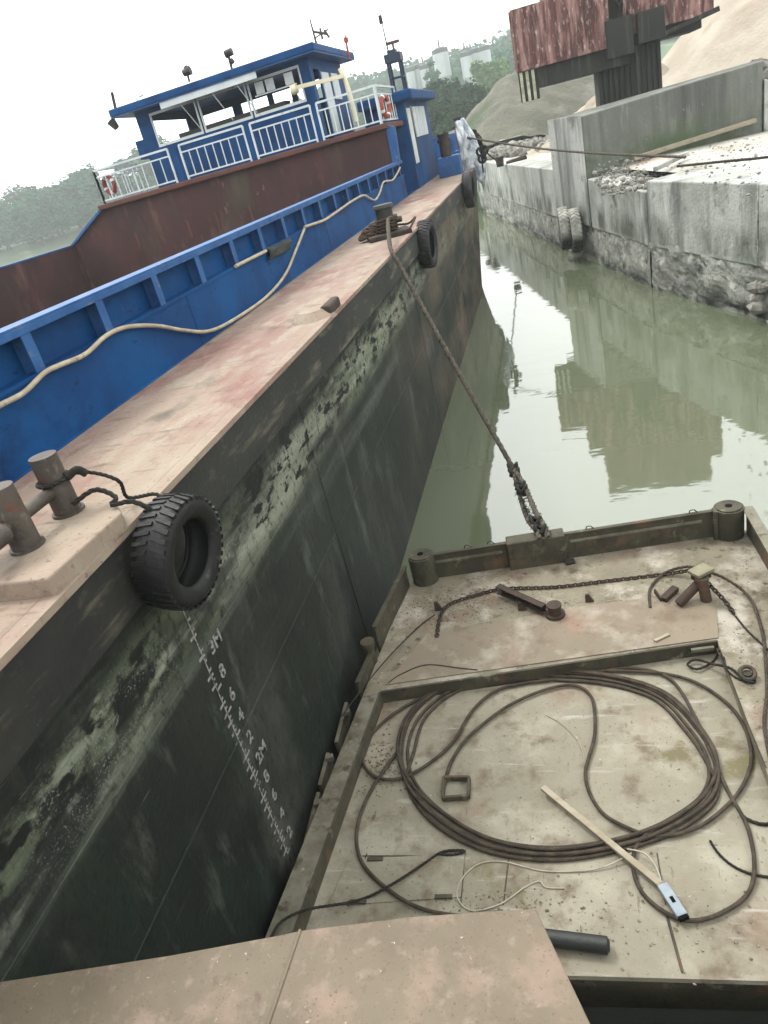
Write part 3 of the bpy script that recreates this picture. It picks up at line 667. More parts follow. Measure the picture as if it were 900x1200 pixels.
# roof gear
def at_roof(x, y, Y=36): return aty(x, y, Y)
def gear(name, parts, m=dark_steel, group=None):
    m_ = MB()
    for q in parts:
        if q[0] == 'c': m_.cyl(aty(*q[1], q[3]), aty(*q[2], q[3]), q[4], q[5] if len(q) > 5 else None, 10)
    return m_.build(name, m, barge)
gear('searchlight', [('c', (222, 96), (219, 84), 36, .05), ('c', (215, 86), (223, 82), 36, .14, .19), ('c', (217, 78), (220, 82), 36, .1)])
gear('searchlight', [('c', (272, 82), (268, 66), 36, .06), ('c', (264, 64), (272, 60), 36, .16, .15), ('c', (270, 70), (273, 74), 36, .12)])
gear('antenna', [('c', (136, 130), (131, 108), 35, .07)])
gear('antenna', [('c', (161, 118), (156, 107), 36, .04), ('c', (163, 113), (168, 111), 36, .05)], white_paint)
gear('antenna', [('c', (371, 52), (363, 22), 36, .05, .03)])
gear('antenna', [('c', (367, 37), (384, 40), 37, .05), ('c', (375, 33), (378, 46), 37, .05), ('c', (380, 35), (386, 44), 37, .05), ('c', (370, 44), (385, 34), 37, .03)], steel_grey)
gear('antenna', [('c', (409, 68), (404, 40), 37, .06, .03), ('c', (406, 50), (405, 44), 37, .1)], orange_mat)
gear('loudspeaker', [('c', (130, 142), (137, 150), 35.2, .22, .14)])
m_ = MB(); m_.bb(wx0 - .6, wx0 - .01, 35.6, 36.6, 6.7, 7.5); m_.build('deck_box', blue_paint, barge, bevel=.03)

# the superstructure is sheared to fit image coordinates: it climbs gently towards starboard
bpy.context.view_layer.update()
for o in [wh] + [c for c in bpy.data.objects if c.parent == wh]:
    for v in o.data.vertices: v.co.z += (v.co.x + barge.location.x + 19) * .024

# aft cabin
cab = MB(); cx0, cx1, cy0, cy1 = -8.0, -6.03, 38.0, 46.0
cab.bb(cx0, cx1, cy0, cy1, DZ - 1.0, 6.3); cabin = cab.build('cabin', blue_paint, barge)
m_ = MB(); m_.bb(cx0 - .1, cx1 + .5, cy0 - .5, cy1 + .4, 6.3, 6.72); m_.build('roof', blue_paint, cabin, bevel=.06)
m_ = MB(); m_.bb(cx1 + .004, cx1 + .05, 38.35, 39.3, 3.6, 6.0); m_.build('door', white_paint, cabin, bevel=.01)
m_ = MB(); m_.bb(cx1 + .004, cx1 + .03, 38.1, 38.3, 3.5, 6.1); m_.bb(cx1 + .004, cx1 + .03, 39.4, 39.9, 3.5, 6.1); m_.build('door_frame', glass_dark, cabin)
for y0 in (40.1, 41.2, 42.3, 43.4):
    m_ = MB(); m_.bb(cx1 + .004, cx1 + .05, y0, y0 + .95, 4.7, 6.05); m_.build('window', white_paint, cabin, bevel=.01)
m_ = MB()
for (x0, y0) in ((-6.5, 38.6), (-5.95, 38.6), (-6.5, 39.3), (-5.95, 39.3)): m_.cyl((x0, y0, 6.7), (x0, y0, 8.0), .06, n=8)
m_.bb(-6.6, -5.85, 38.5, 39.4, 7.95, 8.3); m_.bb(-6.45, -6.05, 38.7, 39.2, 8.3, 8.45); m_.bb(-6.55, -5.9, 38.55, 39.35, 7.3, 7.36)
mst = m_.build('mast', mat('mast_blue', col(34, 58, 92), None, rough=.5, bump=.1), cabin, bevel=.01)
m_ = MB(); m_.bb(-6.45, -5.85, 38.8, 39.1, 8.68, 8.78); m_.cyl((-6.15, 38.95, 8.4), (-6.15, 38.95, 8.7), .05, n=8); m_.build('radar', mat('radar_brown', col(120, 80, 74), None, bump=0), cabin)
m_ = MB(); m_.cyl(aty(455, 60, 38.7), aty(446, 20, 38.7), .035, .02, 6); m_.cyl(aty(447, 28, 38.7), aty(445, 18, 38.7), .09, .08, 6); m_.build('antenna', dark_steel, cabin)

# coaming, hold, wheelhouse and cabin above were placed too far out; scale every vertex about the camera position
KS = .6164
for o in [q for q in bpy.data.objects if q not in drawn_before and q.type == 'MESH']:
    for v in o.data.vertices:
        p = (v.co + barge.location) * KS; p.z += CAMZ * (1 - KS); v.co = p - barge.location
    for md in o.modifiers: md.width *= KS
def scale_about_cam(v): v = Vector(v) * KS; v.z += CAMZ * (1 - KS); return v  # the same scaling about the camera position, for single points

# stern bulwark, bollard boxes
pl = [p for p in outline(3.43, .25) if p[0] > -14.5 and p[1] > 31.5]
m_ = MB(); k = len(pl); vs = []
for (z, o_) in ((3.3, 0), (4.55, 0), (4.55, .12), (3.3, .12)): vs += [(p[0] - o_, p[1] - o_, z) for p in pl]
m_.add(vs, [(j * k + i, j * k + i + 1, ((j + 1) % 4) * k + i + 1, ((j + 1) % 4) * k + i) for j in range(4) for i in range(k - 1)])
m_.build('stern_bulwark', blue_paint, barge)
def stern_bitt(x, y, z0, bh, h, r, box=True):
    o = MB()
    if box: o.prism([(x - .3, y - .3), (x + .42, y - .3), (x + .42, y + .4), (x - .3, y + .4)], z0, z0 + bh); b_ = o.build('bollard_box', blue_light, barge, bevel=.03); 
    q = MB(); q.cyl((x, y, z0 + (bh if box else 0) - .02), (x, y, z0 + bh + h), r); q.cyl((x - r * 1.3, y, z0 + bh + h * .75), (x + r * 1.3, y, z0 + bh + h * .75), r * .25, n=10)
    q.cyl((x, y, z0 + bh + h), (x, y, z0 + bh + h + .06), r * 1.12)
    q.build('mooring_bitt', rust_steel, barge)
stern_bitt(-3.06, 25.9, DZ, .58, .62, .17)
stern_bitt(-2.95, 30.5, DZ, .55, 1.0, .19)

# near bollards on their pad
pad = MB(); p4 = [(-2.52, 2.32), (-2.50, 2.95), (-2.6, 3.14), (-3.15, 3.2), (-3.15, 2.2), (-2.66, 2.2)]
ctr = None
pp_ = [atz(55, 678, DZ + .1), atz(142, 600, DZ + .1), atz(135, 586, DZ + .1), atz(20, 588, DZ + .1), atz(-70, 640, DZ + .1), atz(-60, 690, DZ + .1)]
pad.prism([(p.x, p.y) for p in pp_], DZ - .01, DZ + .1); pd = pad.build('bollard_pad', deck_paint, barge, bevel=.012)
for (px, py, tx, ty) in ((52, 640, 0, 0), (100, 598, 0, 0)):
    pass
B1 = atz(33, 641, DZ + .1); B2 = atz(81, 600, DZ + .1)
for B in (B1, B2):
    m_ = MB(); m_.cyl(B - Vector((0, 0, .01)), B + Vector((0, 0, .34)), .073, n=32); m_.cyl(B - Vector((0, 0, .005)), B + Vector((0, 0, .015)), .088, n=32)
    m_.build('bollard_post', steel_grey, barge, bevel=.006)
m_ = MB(); dd = (B2 - B1).normalized(); m_.cyl(B1 - dd * .24 + Vector((0, 0, .15)), B2 + dd * .02 + Vector((0, 0, .15)), .034, n=20); m_.build('cross_bar', steel_grey, barge)
m_ = MB(); m_.cyl(B1 - dd * .1 + Vector((0.03, -.02, .15)), B1 - dd * .24 + Vector((.03, -.02, .15)), .05, n=16); m_.build('bar_cap', steel_grey, barge)

# mid-deck mooring post on a rusty plate, small deck pad
P0 = atz(456, 277, DZ)
m_ = MB(); m_.box(P0 + Vector((0, 0, .04)), (.75, .7, .08), .3); m_.build('mooring_plate', rust_steel, barge, bevel=.02)
m_ = MB(); m_.cyl(P0 + Vector((0, 0, .05)), P0 + Vector((0, 0, .5)), .14, .15); m_.cyl(P0 + Vector((0, 0, .48)), P0 + Vector((0, 0, .53)), .19, .17); m_.cyl(P0 + Vector((-.28, 0, .24)), P0 + Vector((.28, 0, .24)), .05, n=12); m_.build('mooring_post', dark_steel, barge)
m_ = MB(); Pp = atz(372, 372, DZ); m_.cyl(Pp + Vector((-.05, 0, -.02)), Pp + Vector((-.05, 0, .09)), .26, .15, 24); m_.build('deck_cover', deck_paint, barge, bevel=.03)
m_ = MB(); m_.bb(Pp.x + .06, Pp.x + .17, Pp.y - .05, Pp.y + .42, DZ - .01, DZ + .11); m_.build('cover_stub', rust_steel, barge, bevel=.03)

# draught marks painted on the hull
def marks():
    tr = random.Random(8)
    m_ = MB(); x = HX + .003; z = .45; i = 0
    while z < 2.78:
        L = (.07 if i % 5 == 0 else .04) * tr.uniform(.6, 1.1)
        if tr.random() < .16: z += .04; i += 1; continue
        m_.add([(x, 3.25, z), (x, 3.25 + L, z), (x, 3.25 + L, z + .02), (x, 3.25, z + .02)], [(0, 1, 2, 3)])
        if i % 2: m_.add([(x, 3.20, z + .004), (x, 3.25, z + .004), (x, 3.25, z + .024), (x, 3.20, z + .024)], [(0, 1, 2, 3)])
        z += .04; i += 1
    m_.add([(x + .001, 3.244, .45), (x + .001, 3.256, .45), (x + .001, 3.256, 2.78), (x + .001, 3.244, 2.78)], [(0, 1, 2, 3)])
    m_.build('draught_scale', tick_mat, hull)
    off = hull.matrix_world.translation
    for txt, z in (('3M', 2.27), ('8', 2.07), ('6', 1.87), ('4', 1.68), ('2', 1.48), ('2M', 1.27), ('8', 1.09), ('6', .9), ('4', .7), ('2', .5)):
        cu = bpy.data.curves.new('draught_number', 'FONT'); cu.body = txt; cu.size = .135; cu.extrude = .0015; cu.offset = .003
        cu.materials.append(tick_mat); tmp = bpy.data.objects.new('draught_number', cu); C.objects.link(tmp); bpy.context.view_layer.update()
        me = bpy.data.meshes.new_from_object(tmp.evaluated_get(bpy.context.evaluated_depsgraph_get())); bpy.data.objects.remove(tmp)
        o = bpy.data.objects.new('draught_number', me); C.objects.link(o)
        o.parent = hull
        o.matrix_local = Matrix.Translation(Vector((HX + .004, 3.345, z)) - barge.location) @ Matrix(((0, 0, 1), (1, 0, 0), (0, 1, 0))).to_4x4()
marks()

# ---------------------------------------------------------------- pontoon in front
PZ = .5; FZ = .38
pont = thing('pontoon', (-.3, 4.8, .5), 'small rusty flat pontoon with dusty deck, low bulwarks and a sunken floor holding cable', 'pontoon')
def P2(x, y, z=PZ): p = atz(x, y, z); return (p.x, p.y)
FL, FR = P2(478, 668, .62), P2(858, 606, .62)           # far corners
FL = (-2.02, 6.72); FR = (1.60, 7.12)
NL = (-2.36, 2.48); NR = (1.75, 2.62)
rTL, rTR = P2(446, 812, PZ), P2(841, 752, PZ); rNL = (-2.16, 2.30); rNR = P2(905, 925, PZ)
rNR = (1.04, 2.30)
# hull sides + deck ring around the recess
mb = MB(); mb.prism([NL, NR, FR, FL], -.6, FZ - .06); mb.build('hull', pont_steel, pont)
def lerp2(a, b, t): return (a[0] + (b[0] - a[0]) * t, a[1] + (b[1] - a[1]) * t)
dk = MB()
dk.prism([rTL, rTR, lerp2(NR, FR, .63), FR, FL, lerp2(NL, FL, .56)], FZ - .05, PZ)
dk.prism([rNR, (NR[0], NR[1]), lerp2(NR, FR, .63), rTR], FZ - .05, PZ)
dk.build('deck', pont_deck, pont)
mb = MB(); mb.prism([NL, (rNL[0] , NL[1]), rTL, lerp2(NL, FL, .56)], FZ - .05, PZ + .01); mb.build('side_rim', pont_rim, pont, bevel=.01)
mb = MB(); mb.prism([(rNL[0], NL[1]), (rNR[0], NR[1] - .04), rTR, rTL], FZ - .04, FZ); mb.build('recessed_floor', pont_floor, pont)
# recess lip: dark upright band under the deck edge
def inset_band(a, b, name='recess_edge'):
    mb = MB(); A = Vector((a[0], a[1], 0)); B = Vector((b[0], b[1], 0)); d = (B - A).normalized(); nn = Vector((d.y, -d.x, 0)) * .006
    mb.prism([tuple((A + nn)[:2]), tuple((B + nn)[:2]), tuple((B - nn * 2.5)[:2]), tuple((A - nn * 2.5)[:2])], FZ + .002, PZ + .012)
    mb.build(name, pont_steel, pont)
inset_band(rTL, rTR); inset_band((rNL[0], NL[1]), rTL)
# weld tabs on the recess edge
for (x, y, wd) in ((471, 803, .16), (629, 780, .13), (823, 760, .19)):
    p = atz(x, y, PZ - .03); mb = MB(); mb.box((p.x, p.y - .01, PZ - .03), (wd, .03, .035), R(6)); mb.build('weld_tab', pont_rim, pont, bevel=.004)
# pink plate across
mb = MB(); q = [P2(452, 803), P2(842, 748), P2(838, 692), P2(690, 710), P2(500, 744)]; mb.prism(q, PZ + .002, PZ + .010); mb.build('cross_plate', pont_plate, pont)
# floor plates with seams
mb = MB(); q = [atz(*p, FZ) for p in ((408, 1008), (545, 1000), (540, 1052), (385, 1062))]; mb.prism([(p.x, p.y) for p in q][::-1], FZ + .001, FZ + .008); mb.build('cover_plate', pont_floor, pont, bevel=.003)
for pts in ([(430, 1000), (408, 1062)], [(425, 1003), (540, 1003)], [(545, 1000), (540, 1060)], [(782, 1075), (800, 1140)], [(840, 760), (898, 900)], [(598, 990), (590, 1060)], [(770, 1000), (780, 1060)]):
    mb = MB(); zz = FZ if pts[0][0] != 840 else PZ
    mb.tube([atz(x, y, zz + .002) for x, y in pts], .0045 if pts[0][0] != 782 else .009, 6); mb.build('weld_bead', pont_steel, pont)
for (x, y) in ((440, 1008), (375 + 45, 1058), (520, 1052)):
    p = atz(x, y, FZ); mb = MB(); mb.box((p.x, p.y, FZ + .011), (.12, .03, .016), R(3)); mb.build('hinge', pont_steel, pont, bevel=.003)

# bulwarks
BT = .80
def bulwark(a, b, h, th=.03, flange=.10, inner=1, name='bulwark', mtl=pont_steel):
    mb = MB(); A, B = Vector((a[0], a[1], 0)), Vector((b[0], b[1], 0)); d = (B - A).normalized(); nn = Vector((-d.y, d.x, 0)) * inner
    def pr(o0, o1, z0, z1):
        q = [A + nn * o0, B + nn * o0, B + nn * o1, A + nn * o1]
        if inner < 0: q = q[::-1]
        mb.prism([(v.x, v.y) for v in q], z0, z1)
    pr(0, -th, PZ - .05, h); pr(.0, -th - flange * .0 - .02, h + .001, h + .02)
    return mb.build(name, mtl, pont, bevel=.004)
a, b = Vector(FL), Vector(FR)
def F(t, o=0):
    d = (b - a).normalized(); nn = Vector((-d.y, d.x)); p = a.lerp(b, t) + nn * o; return (p.x, p.y)
bulwark(F(.06), F(.94), BT)
# lighter ledge strips and the projecting centre box that carries the rope
def ledge(t0, t1):
    mb = MB(); q = [F(t0, -.045), F(t1, -.045), F(t1, -.001), F(t0, -.001)]; mb.prism(q, BT - .10, BT - .07); mb.build('ledge_strip', pont_rim, pont, bevel=.003)
ledge(.09, .30); ledge(.50, .87)
mb = MB(); mb.prism([F(.315, -.10), F(.485, -.10), F(.485, .08), F(.315, .08)], PZ - .02, BT + .035); mb.build('rope_box', pont_steel, pont, bevel=.012)
mb = MB(); q = F(.49, -.13); mb.box((q[0], q[1], PZ + .02), (.1, .07, .04), .2); mb.build('foot_block', dark_steel, pont, bevel=.005)
for t in (.055, .945):
    c_ = F(t, -.03); mb = MB(); mb.cyl((c_[0], c_[1], PZ - .1), (c_[0], c_[1], BT + .03), .145, n=32); mb.cyl((c_[0], c_[1], BT + .0295), (c_[0], c_[1], BT + .045), .125, n=32)
    po = mb.build('corner_post', pont_steel, pont, bevel=.008)
    mb = MB(); mb.cyl((c_[0] - .0, c_[1], BT + .046), (c_[0], c_[1], BT + .05), .035, n=16); mb.build('post_hole', shade_green, po)
mb = MB(); q = F(.905, -.06); mb.box((q[0], q[1], .66), (.04, .10, .36)); mb.build('end_plate', pont_steel, pont)
sr0 = F(.97, -.05); bulwark((FR[0] + .0, FR[1] - .05), (1.80, 2.5), BT - .02, inner=1)
mb = MB(); mb.prism([(1.66, 2.5), (1.80, 2.5), (FR[0] + .03, FR[1] - .05), (FR[0] - .07, FR[1] - .05)], BT, BT + .015); mb.build('side_cap', pont_rim, pont)
bulwark((-2.16, 5.55), (FL[0] - .0, FL[1] - .1), BT - .05, inner=1)
p = atz(437, 775, PZ); mb = MB(); mb.cyl((p.x, p.y, .3), (p.x, p.y, .74), .05, n=16); mb.cyl((p.x, p.y, .70), (p.x, p.y, .75), .07, n=16); mb.build('side_post', pont_steel, pont)
bulwark((-2.22, 4.9), (-2.17, 5.35), BT - .18, inner=1)
for (x, y, L) in ((405, 850, .5), (385, 905, .35), (372, 960, .45)):
    p = atz(x, y, .36); mb = MB(); mb.box((p.x - .03, p.y, .33), (.035, L, .16), R(3)); mb.box((p.x, p.y + .1, .42), (.07, .05, .05), R(20)); mb.build('fender_bracket', pont_rim, pont, bevel=.005)
# rope hooks on top of the bulwark
for t in (.02 + .25, .44, .56, .85, .2):
    q = F(t, -.01); mb = MB(); mb.tube(spline([(q[0] - .035, q[1], BT + .015), (q[0] - .03, q[1], BT + .045), (q[0] + .01, q[1], BT + .05), (q[0] + .03, q[1], BT + .03), (q[0] + .05, q[1], BT + .016)], 4), .006, 6); mb.build('hook', dark_steel, pont)

# deck fittings
def box_between(name, p, q, w_, h_, m, par=pont, bev=.004):
    mb = MB(); mb.bar(p, q, w_, h_); return mb.build(name, m, par, bevel=bev)
for (x, y, hh) in ((514, 716, .1), (612, 716, .09), (691, 706, .08)):
    p = atz(x, y, PZ); mb = MB()
    mb.add([(p.x - .04, p.y, PZ), (p.x + .045, p.y, PZ), (p.x + .0, p.y + .02, PZ + hh), (p.x - .035, p.y + .01, PZ + hh), (p.x - .04, p.y + .03, PZ), (p.x + .045, p.y + .03, PZ), (p.x, p.y + .04, PZ + hh), (p.x - .035, p.y + .04, PZ + hh)],
           [(0, 1, 2, 3), (7, 6, 5, 4), (0, 4, 5, 1), (1, 5, 6, 2), (2, 6, 7, 3), (3, 7, 4, 0)])
    mb.build('pad_eye', rust_steel, pont, bevel=.003)
p = atz(651, 722, PZ); mb = MB(); mb.cyl(p, p + Vector((0, 0, .04)), .095, n=24); mb.cyl(p + Vector((0, 0, .035)), p + Vector((0, 0, .12)), .062, n=24); mb.cyl(p + Vector((0, 0, .115)), p + Vector((0, 0, .14)), .072, n=24); mb.build('capstan', rust_steel, pont, bevel=.004)
# right bitt: upright post, leaning stub, yellowish cap plate
p = atz(828, 704, PZ); mb = MB(); mb.cyl(p, p + Vector((-.035, 0, .26)), .05, n=20); mb.cyl(p + Vector((-.035, 0, .24)), p + Vector((-.035, 0, .27)), .06, n=20); mb.build('bitt_post', pont_steel, pont)
p2 = atz(795, 708, PZ + .03); mb = MB(); mb.cyl(p2, p + Vector((-.06, .05, .16)), .045, n=16); mb.build('bitt_brace', rust_steel, pont)
p3 = p + Vector((-.03, .06, .30)); mb = MB(); mb.box(p3, (.19, .14, .035), R(35)); mb.build('cap_plate', mat('yellow_dust', col(176, 170, 138), col(146, 138, 112), 6, rough=.8), pont, bevel=.006)
mb = MB(); mb.box(p3 + Vector((0, 0, -.05)), (.15, .1, .065), R(35)); mb.build('cap_block', rust_steel, pont, bevel=.004)
p = atz(777, 703, PZ + .03); q = atz(792, 689, PZ + .05); mb = MB(); mb.bar(p, q, .07, .05); mb.bar(atz(767, 692, PZ + .05), atz(775, 703, PZ + .03), .02, .05); mb.build('broken_cleat', rust_steel, pont, bevel=.006)
p = atz(876, 795, PZ)
mb = MB(); mb.tube([(p.x + .055 * math.cos(k * .4488), p.y + .055 * math.sin(k * .4488), PZ + .055 + .02 * math.sin(k * .4488)) for k in range(14)], .017, 8, closed=True); mb.cyl((p.x, p.y + .01, PZ), (p.x, p.y + .01, PZ + .05), .035, n=12); mb.build('mooring_ring', pont_steel, pont)

# steel channel beam lying on the deck
t = None
mb = MB(); A, B = atz(586, 688, PZ + .10), atz(640, 712, PZ + .08); mb.bar(A, B, .012, .09); d = (B - A).normalized(); s_ = d.cross(Vector((0, 0, 1)))
mb.bar(A + s_ * .035 + Vector((0, 0, .039)), B + s_ * .035 + Vector((0, 0, .039)), .06, .01); mb.bar(A + s_ * .035 - Vector((0, 0, .039)), B + s_ * .035 - Vector((0, 0, .039)), .06, .01)
tag(mb.build('steel_channel', rust_steel, bevel=.002), 'rusty steel channel offcut leaning on the capstan on the pontoon', 'steel channel')

# chain along the far deck
def chain(name, pts, label, r=.011, link=.055, m=rust_steel, group=None):
    path = resample(spline(pts, 12), link * .72); mb = MB()
    for i in range(len(path) - 1):
        c_, d = (path[i] + path[i + 1]) / 2, (path[i + 1] - path[i]).normalized()
        u = Vector((0, 0, 1)) if i % 2 else d.cross(Vector((0, 0, 1))).normalized(); 
        u = (u - d * u.dot(d)).normalized()
        mb.tube([c_ + d * (link / 2 * math.cos(k * math.pi / 4)) + u * (link * .32 * math.sin(k * math.pi / 4)) for k in range(8)], r * .8, 5, closed=True)
    return tag(mb.build(name, m), label, 'chain', group)
chain('anchor_chain', [atz(512, 746, PZ + .015), atz(516, 722, PZ + .02), atz(527, 708, PZ + .02), atz(560, 697, PZ + .015), atz(590, 690, PZ + .02), atz(650, 688, PZ + .015), atz(710, 681, PZ + .015), atz(770, 674, PZ + .015), atz(812, 668, PZ + .08)],
      'long rusty chain lying across the far pontoon deck')
chain('anchor_chain', [atz(822, 675, PZ + .2), atz(836, 690, PZ + .12), atz(850, 705, PZ + .05), atz(862, 722, PZ + .02)], 'short chain hanging from the right-hand bitt of the pontoon')

# ---------------------------------------------------------------- cables and ropes on the pontoon
def line(name, pts, z, r, label, cat, m, group=None, lift=None, closed=False, twist=True, jit=0):
    P = [atz(x, y, z + r + (lift[i] if lift else 0)) for i, (x, y) in enumerate(pts)]
    path = resample(spline(P, 14, closed), max(r * .9, .008))
    mb = MB()
    if twist: strands(mb, path, r, 3, 10)
    else: mb.tube(path, r, 8)
    return tag(mb.build(name, m), label, cat, group)
coil = []
base = [(640, 792), (708, 797), (768, 815), (806, 850), (828, 890), (824, 928), (785, 960), (728, 982), (650, 994), (578, 984), (524, 955), (488, 918), (478, 878), (492, 838), (530, 808), (580, 795)]
cz = FZ; rc = .0135
cpath = []
cen = (650, 893)
rn = random.Random(5)
offs = [0, .028, .055, -.03, .042]; offb = [0, .075, .01, .15, .082]
allp = []
for turn in range(5):
    for i, (x, y) in enumerate(base):
        top = max(0, (900 - y) / 110)
        bt = min(1, max(0, (y - 880) / 60)); k = 1 + offs[turn] * 1.35 * (1 - bt) + offb[turn] * bt * .9 + rn.uniform(-.006, .006)
        xx = cen[0] + (x - cen[0]) * k; yy = cen[1] + (y - cen[1]) * k
        allp.append((xx, yy, [0, .002, .022, .002, .022][turn] + .004 * rn.random()))
P = [atz(x, y, cz + rc + h) for x, y, h in allp]
mb = MB(); strands(mb, resample(spline(P, 10), .012), rc, 5, 8, 5)
# ends of the same cable that stray from the coil
strays = [
    [(640, 790), (720, 786), (800, 794), (856, 828), (880, 878), (868, 925), (824, 966), (775, 980), (735, 970), (702, 948), (686, 908), (697, 860), (692, 815), (662, 803), (605, 822), (555, 858), (530, 890), (520, 922)],
    [(780, 965), (750, 985), (742, 1015), (756, 1050), (800, 1078), (850, 1068), (882, 1035), (878, 975), (852, 925), (832, 880), (812, 835), (790, 800), (764, 786), (730, 783), (700, 788)],
    [(585, 793), (520, 806), (468, 832), (434, 862), (425, 890), (440, 910), (470, 912), (505, 893), (532, 868), (556, 830), (590, 806), (650, 796)],
    [(470, 850 + 25), (452, 900), (430, 935), (418, 975), (424, 1010), (452, 1040), (492, 1064), (548, 1074), (590, 1068)],
]
for s_ in strays:
    mb_p = [atz(x, y, cz + rc + .012) for x, y in s_]
    strands(mb, resample(spline(mb_p, 12), .012), rc, 5, 8, 5)
tag(mb.build('steel_cable', cable_mat), 'great loose coil of brown steel cable spread over the sunken pontoon floor', 'cable')
line('hose_line', [(762, 712), (762, 690), (778, 672), (805, 664), (822, 668), (850, 678), (878, 700), (892, 735), (897, 770), (899, 810), (896, 850), (905, 900)], PZ, .014,
     'thick cable looping round the right-hand bitt and down the right side of the pontoon', 'cable', cable_mat, lift=[0, 0, .02, .1, .2, .1, .02, 0, 0, 0, 0, 0])
line('thin_rope', [(862, 722), (875, 738), (893, 755), (905, 765)], PZ, .009, 'thin dark rope running from the short chain to the right rim of the pontoon', 'rope', rope_dark)
line('black_rope', [(843, 762), (836, 775), (818, 784), (806, 779), (815, 773), (835, 778), (856, 783), (868, 793), (880, 800), (870, 797)], PZ, .011,
     'short black rope looped at the corner of the sunken floor and tied to the ring', 'rope', rope_dark, lift=[.0, -.1, -.1, -.1, -.09, -.06, .0, .02, .03, .06])
line('black_rope', [(848, 770), (852, 785), (866, 796), (884, 800), (880, 788), (866, 790)], PZ, .009, 'frayed black rope end wrapped round the ring on the right deck', 'rope', rope_dark)
line('thin_hose', [(832, 985), (842, 1000), (858, 1014), (880, 1024), (908, 1029)], FZ, .009, 'thin dark cable with a metal tip near the right edge, beyond the pole end', 'cable', rope_dark)
line('thin_hose', [(868, 955), (880, 962), (895, 966), (910, 964)], FZ, .012, 'short dark cable end entering from the right edge above the pole', 'cable', rope_dark)
line('black_rope', [(318, 1098), (330, 1080), (360, 1066), (420, 1055), (460, 1036), (500, 1010), (520, 998), (545, 997), (530, 1002), (512, 1000)], FZ, .010,
     'dark rope crossing the left floor of the pontoon to a green knotted end', 'rope', rope_dark, lift=[.16, .16, .14, .01, .03, .0, 0, 0.012, 0, .012])
line('thin_rope', [(400, 840), (430, 800), (460, 765), (490, 735), (510, 720)], PZ, .006, 'thin line slack across the left deck towards the chain end', 'rope', rope_dark, lift=[.1, .08, .03, .01, .02])
line('thin_rope', [(455, 800), (470, 790), (500, 779), (540, 783), (560, 785)], PZ, .005, 'faint pinkish cord lying along the left end of the cross plate', 'cord', rust_steel, lift=[.01] * 5)
line('white_rope', [(740, 1000), (700, 1018), (640, 1021), (590, 1010), (560, 1013), (540, 1032), (536, 1052), (552, 1067), (585, 1060), (615, 1040), (632, 1033), (640, 1040), (662, 1041)], FZ, .0055,
     'thin white cord curling over the floor beside the pole', 'cord', rope_pale, twist=False, lift=[.04, .01] + [0] * 11)
line('white_rope', [(735, 995), (755, 1000), (768, 1015), (775, 1035), (772, 1042), (785, 1046), (796, 1052)], FZ, .006, 'thin white lashing wound round the pole near its metal end', 'cord', rope_pale, twist=False, lift=[.04, .05, .05, .03, .03, .05, .02])
line('thin_rope', [(640, 838), (660, 850), (678, 870), (686, 895), (684, 915)], FZ, .004, 'faint pale string inside the cable coil', 'string', wood_mat, twist=False)

# boat pole
pole = thing('boat_pole', atz(700, 985, FZ + .05), 'pale wooden pole with a pale blue metal socket lying over the cable coil', 'pole')
A, B = atz(636, 923, FZ + .06), atz(778, 1040, FZ + .05); B2_ = atz(800, 1074, FZ + .05)
mb = MB(); mb.bar(A, B, .045, .028); mb.build('shaft', wood_mat, pole, bevel=.004)
mb = MB(); mb.bar(B - (B2_ - B) * .1, B2_, .07, .035); fr = mb.build('metal_socket', mat('pale_blue_metal', col(190, 204, 214), col(160, 176, 190), 6, rough=.5, bump=.1), pole, bevel=.008)
mb = MB(); mb.bar(B.lerp(B2_, .38) + Vector((0, 0, .012)), B.lerp(B2_, .58) + Vector((0, 0, .012)), .022, .016); mb.bar(B2_ + Vector((0, 0, .0)), B2_ + (B2_ - B) * .1, .06, .03); mb.build('slot', shade_green, fr)

# small square frame, stick, slivers
mb = MB(); c_ = [atz(x, y, FZ + .03) for x, y in ((520, 912), (550, 912), (549, 934), (519, 936))]
for i in range(4): mb.bar(c_[i], c_[(i + 1) % 4], .022, .045)
tag(mb.build('square_frame', pont_steel, bevel=.002), 'small square steel frame at the cable end inside the coil', 'steel frame')
mb = MB(); mb.bar(atz(767, 751, PZ + .02), atz(784, 743, PZ + .02), .03, .014); tag(mb.build('wood_chip', wood_mat, bevel=.003), 'small pale stick lying on the pink cross plate', 'stick')
rn = random.Random(2); mb = MB()
def sprinkle(n, x0, x1, y0, y1, z, s0, s1, cluster=None):
    for k in range(n):
        x, y = rn.uniform(x0, x1), rn.uniform(y0, y1)
        if cluster: x = cluster[0] + rn.gauss(0, cluster[2]); y = cluster[1] + rn.gauss(0, cluster[3])
        rock(mb, (x, y, z + .003), rn.uniform(s0, s1), rn, .5)
sprinkle(900, -2.0, .95, 2.6, 5.0, FZ, .0015, .005); sprinkle(60, -2.0, .95, 2.6, 5.0, FZ, .005, .009)
sprinkle(260, 0, 0, 0, 0, FZ, .004, .014, (-1.85, 4.15, .12, .16))
sprinkle(160, 0, 0, 0, 0, FZ, .003, .011, (-.9, 2.95, .3, .08))
sprinkle(380, 0, 0, 0, 0, PZ, .004, .014, (-1.45, 6.2, .3, .22))
sprinkle(500, -1.9, 1.5, 5.9, 6.6, PZ, .002, .007)
sprinkle(200, 1.06, 1.6, 2.8, 5.5, PZ, .003, .010)
sprinkle(100, 0, 0, 0, 0, FZ, .003, .014, (.4, 2.9, .5, .2))
tag(mb.build('grit', mat('grit', col(196, 184, 162), col(130, 116, 96), 30, rough=1, bump=0)), 'grit and rust flakes scattered over the pontoon deck', 'grit', kind='stuff')

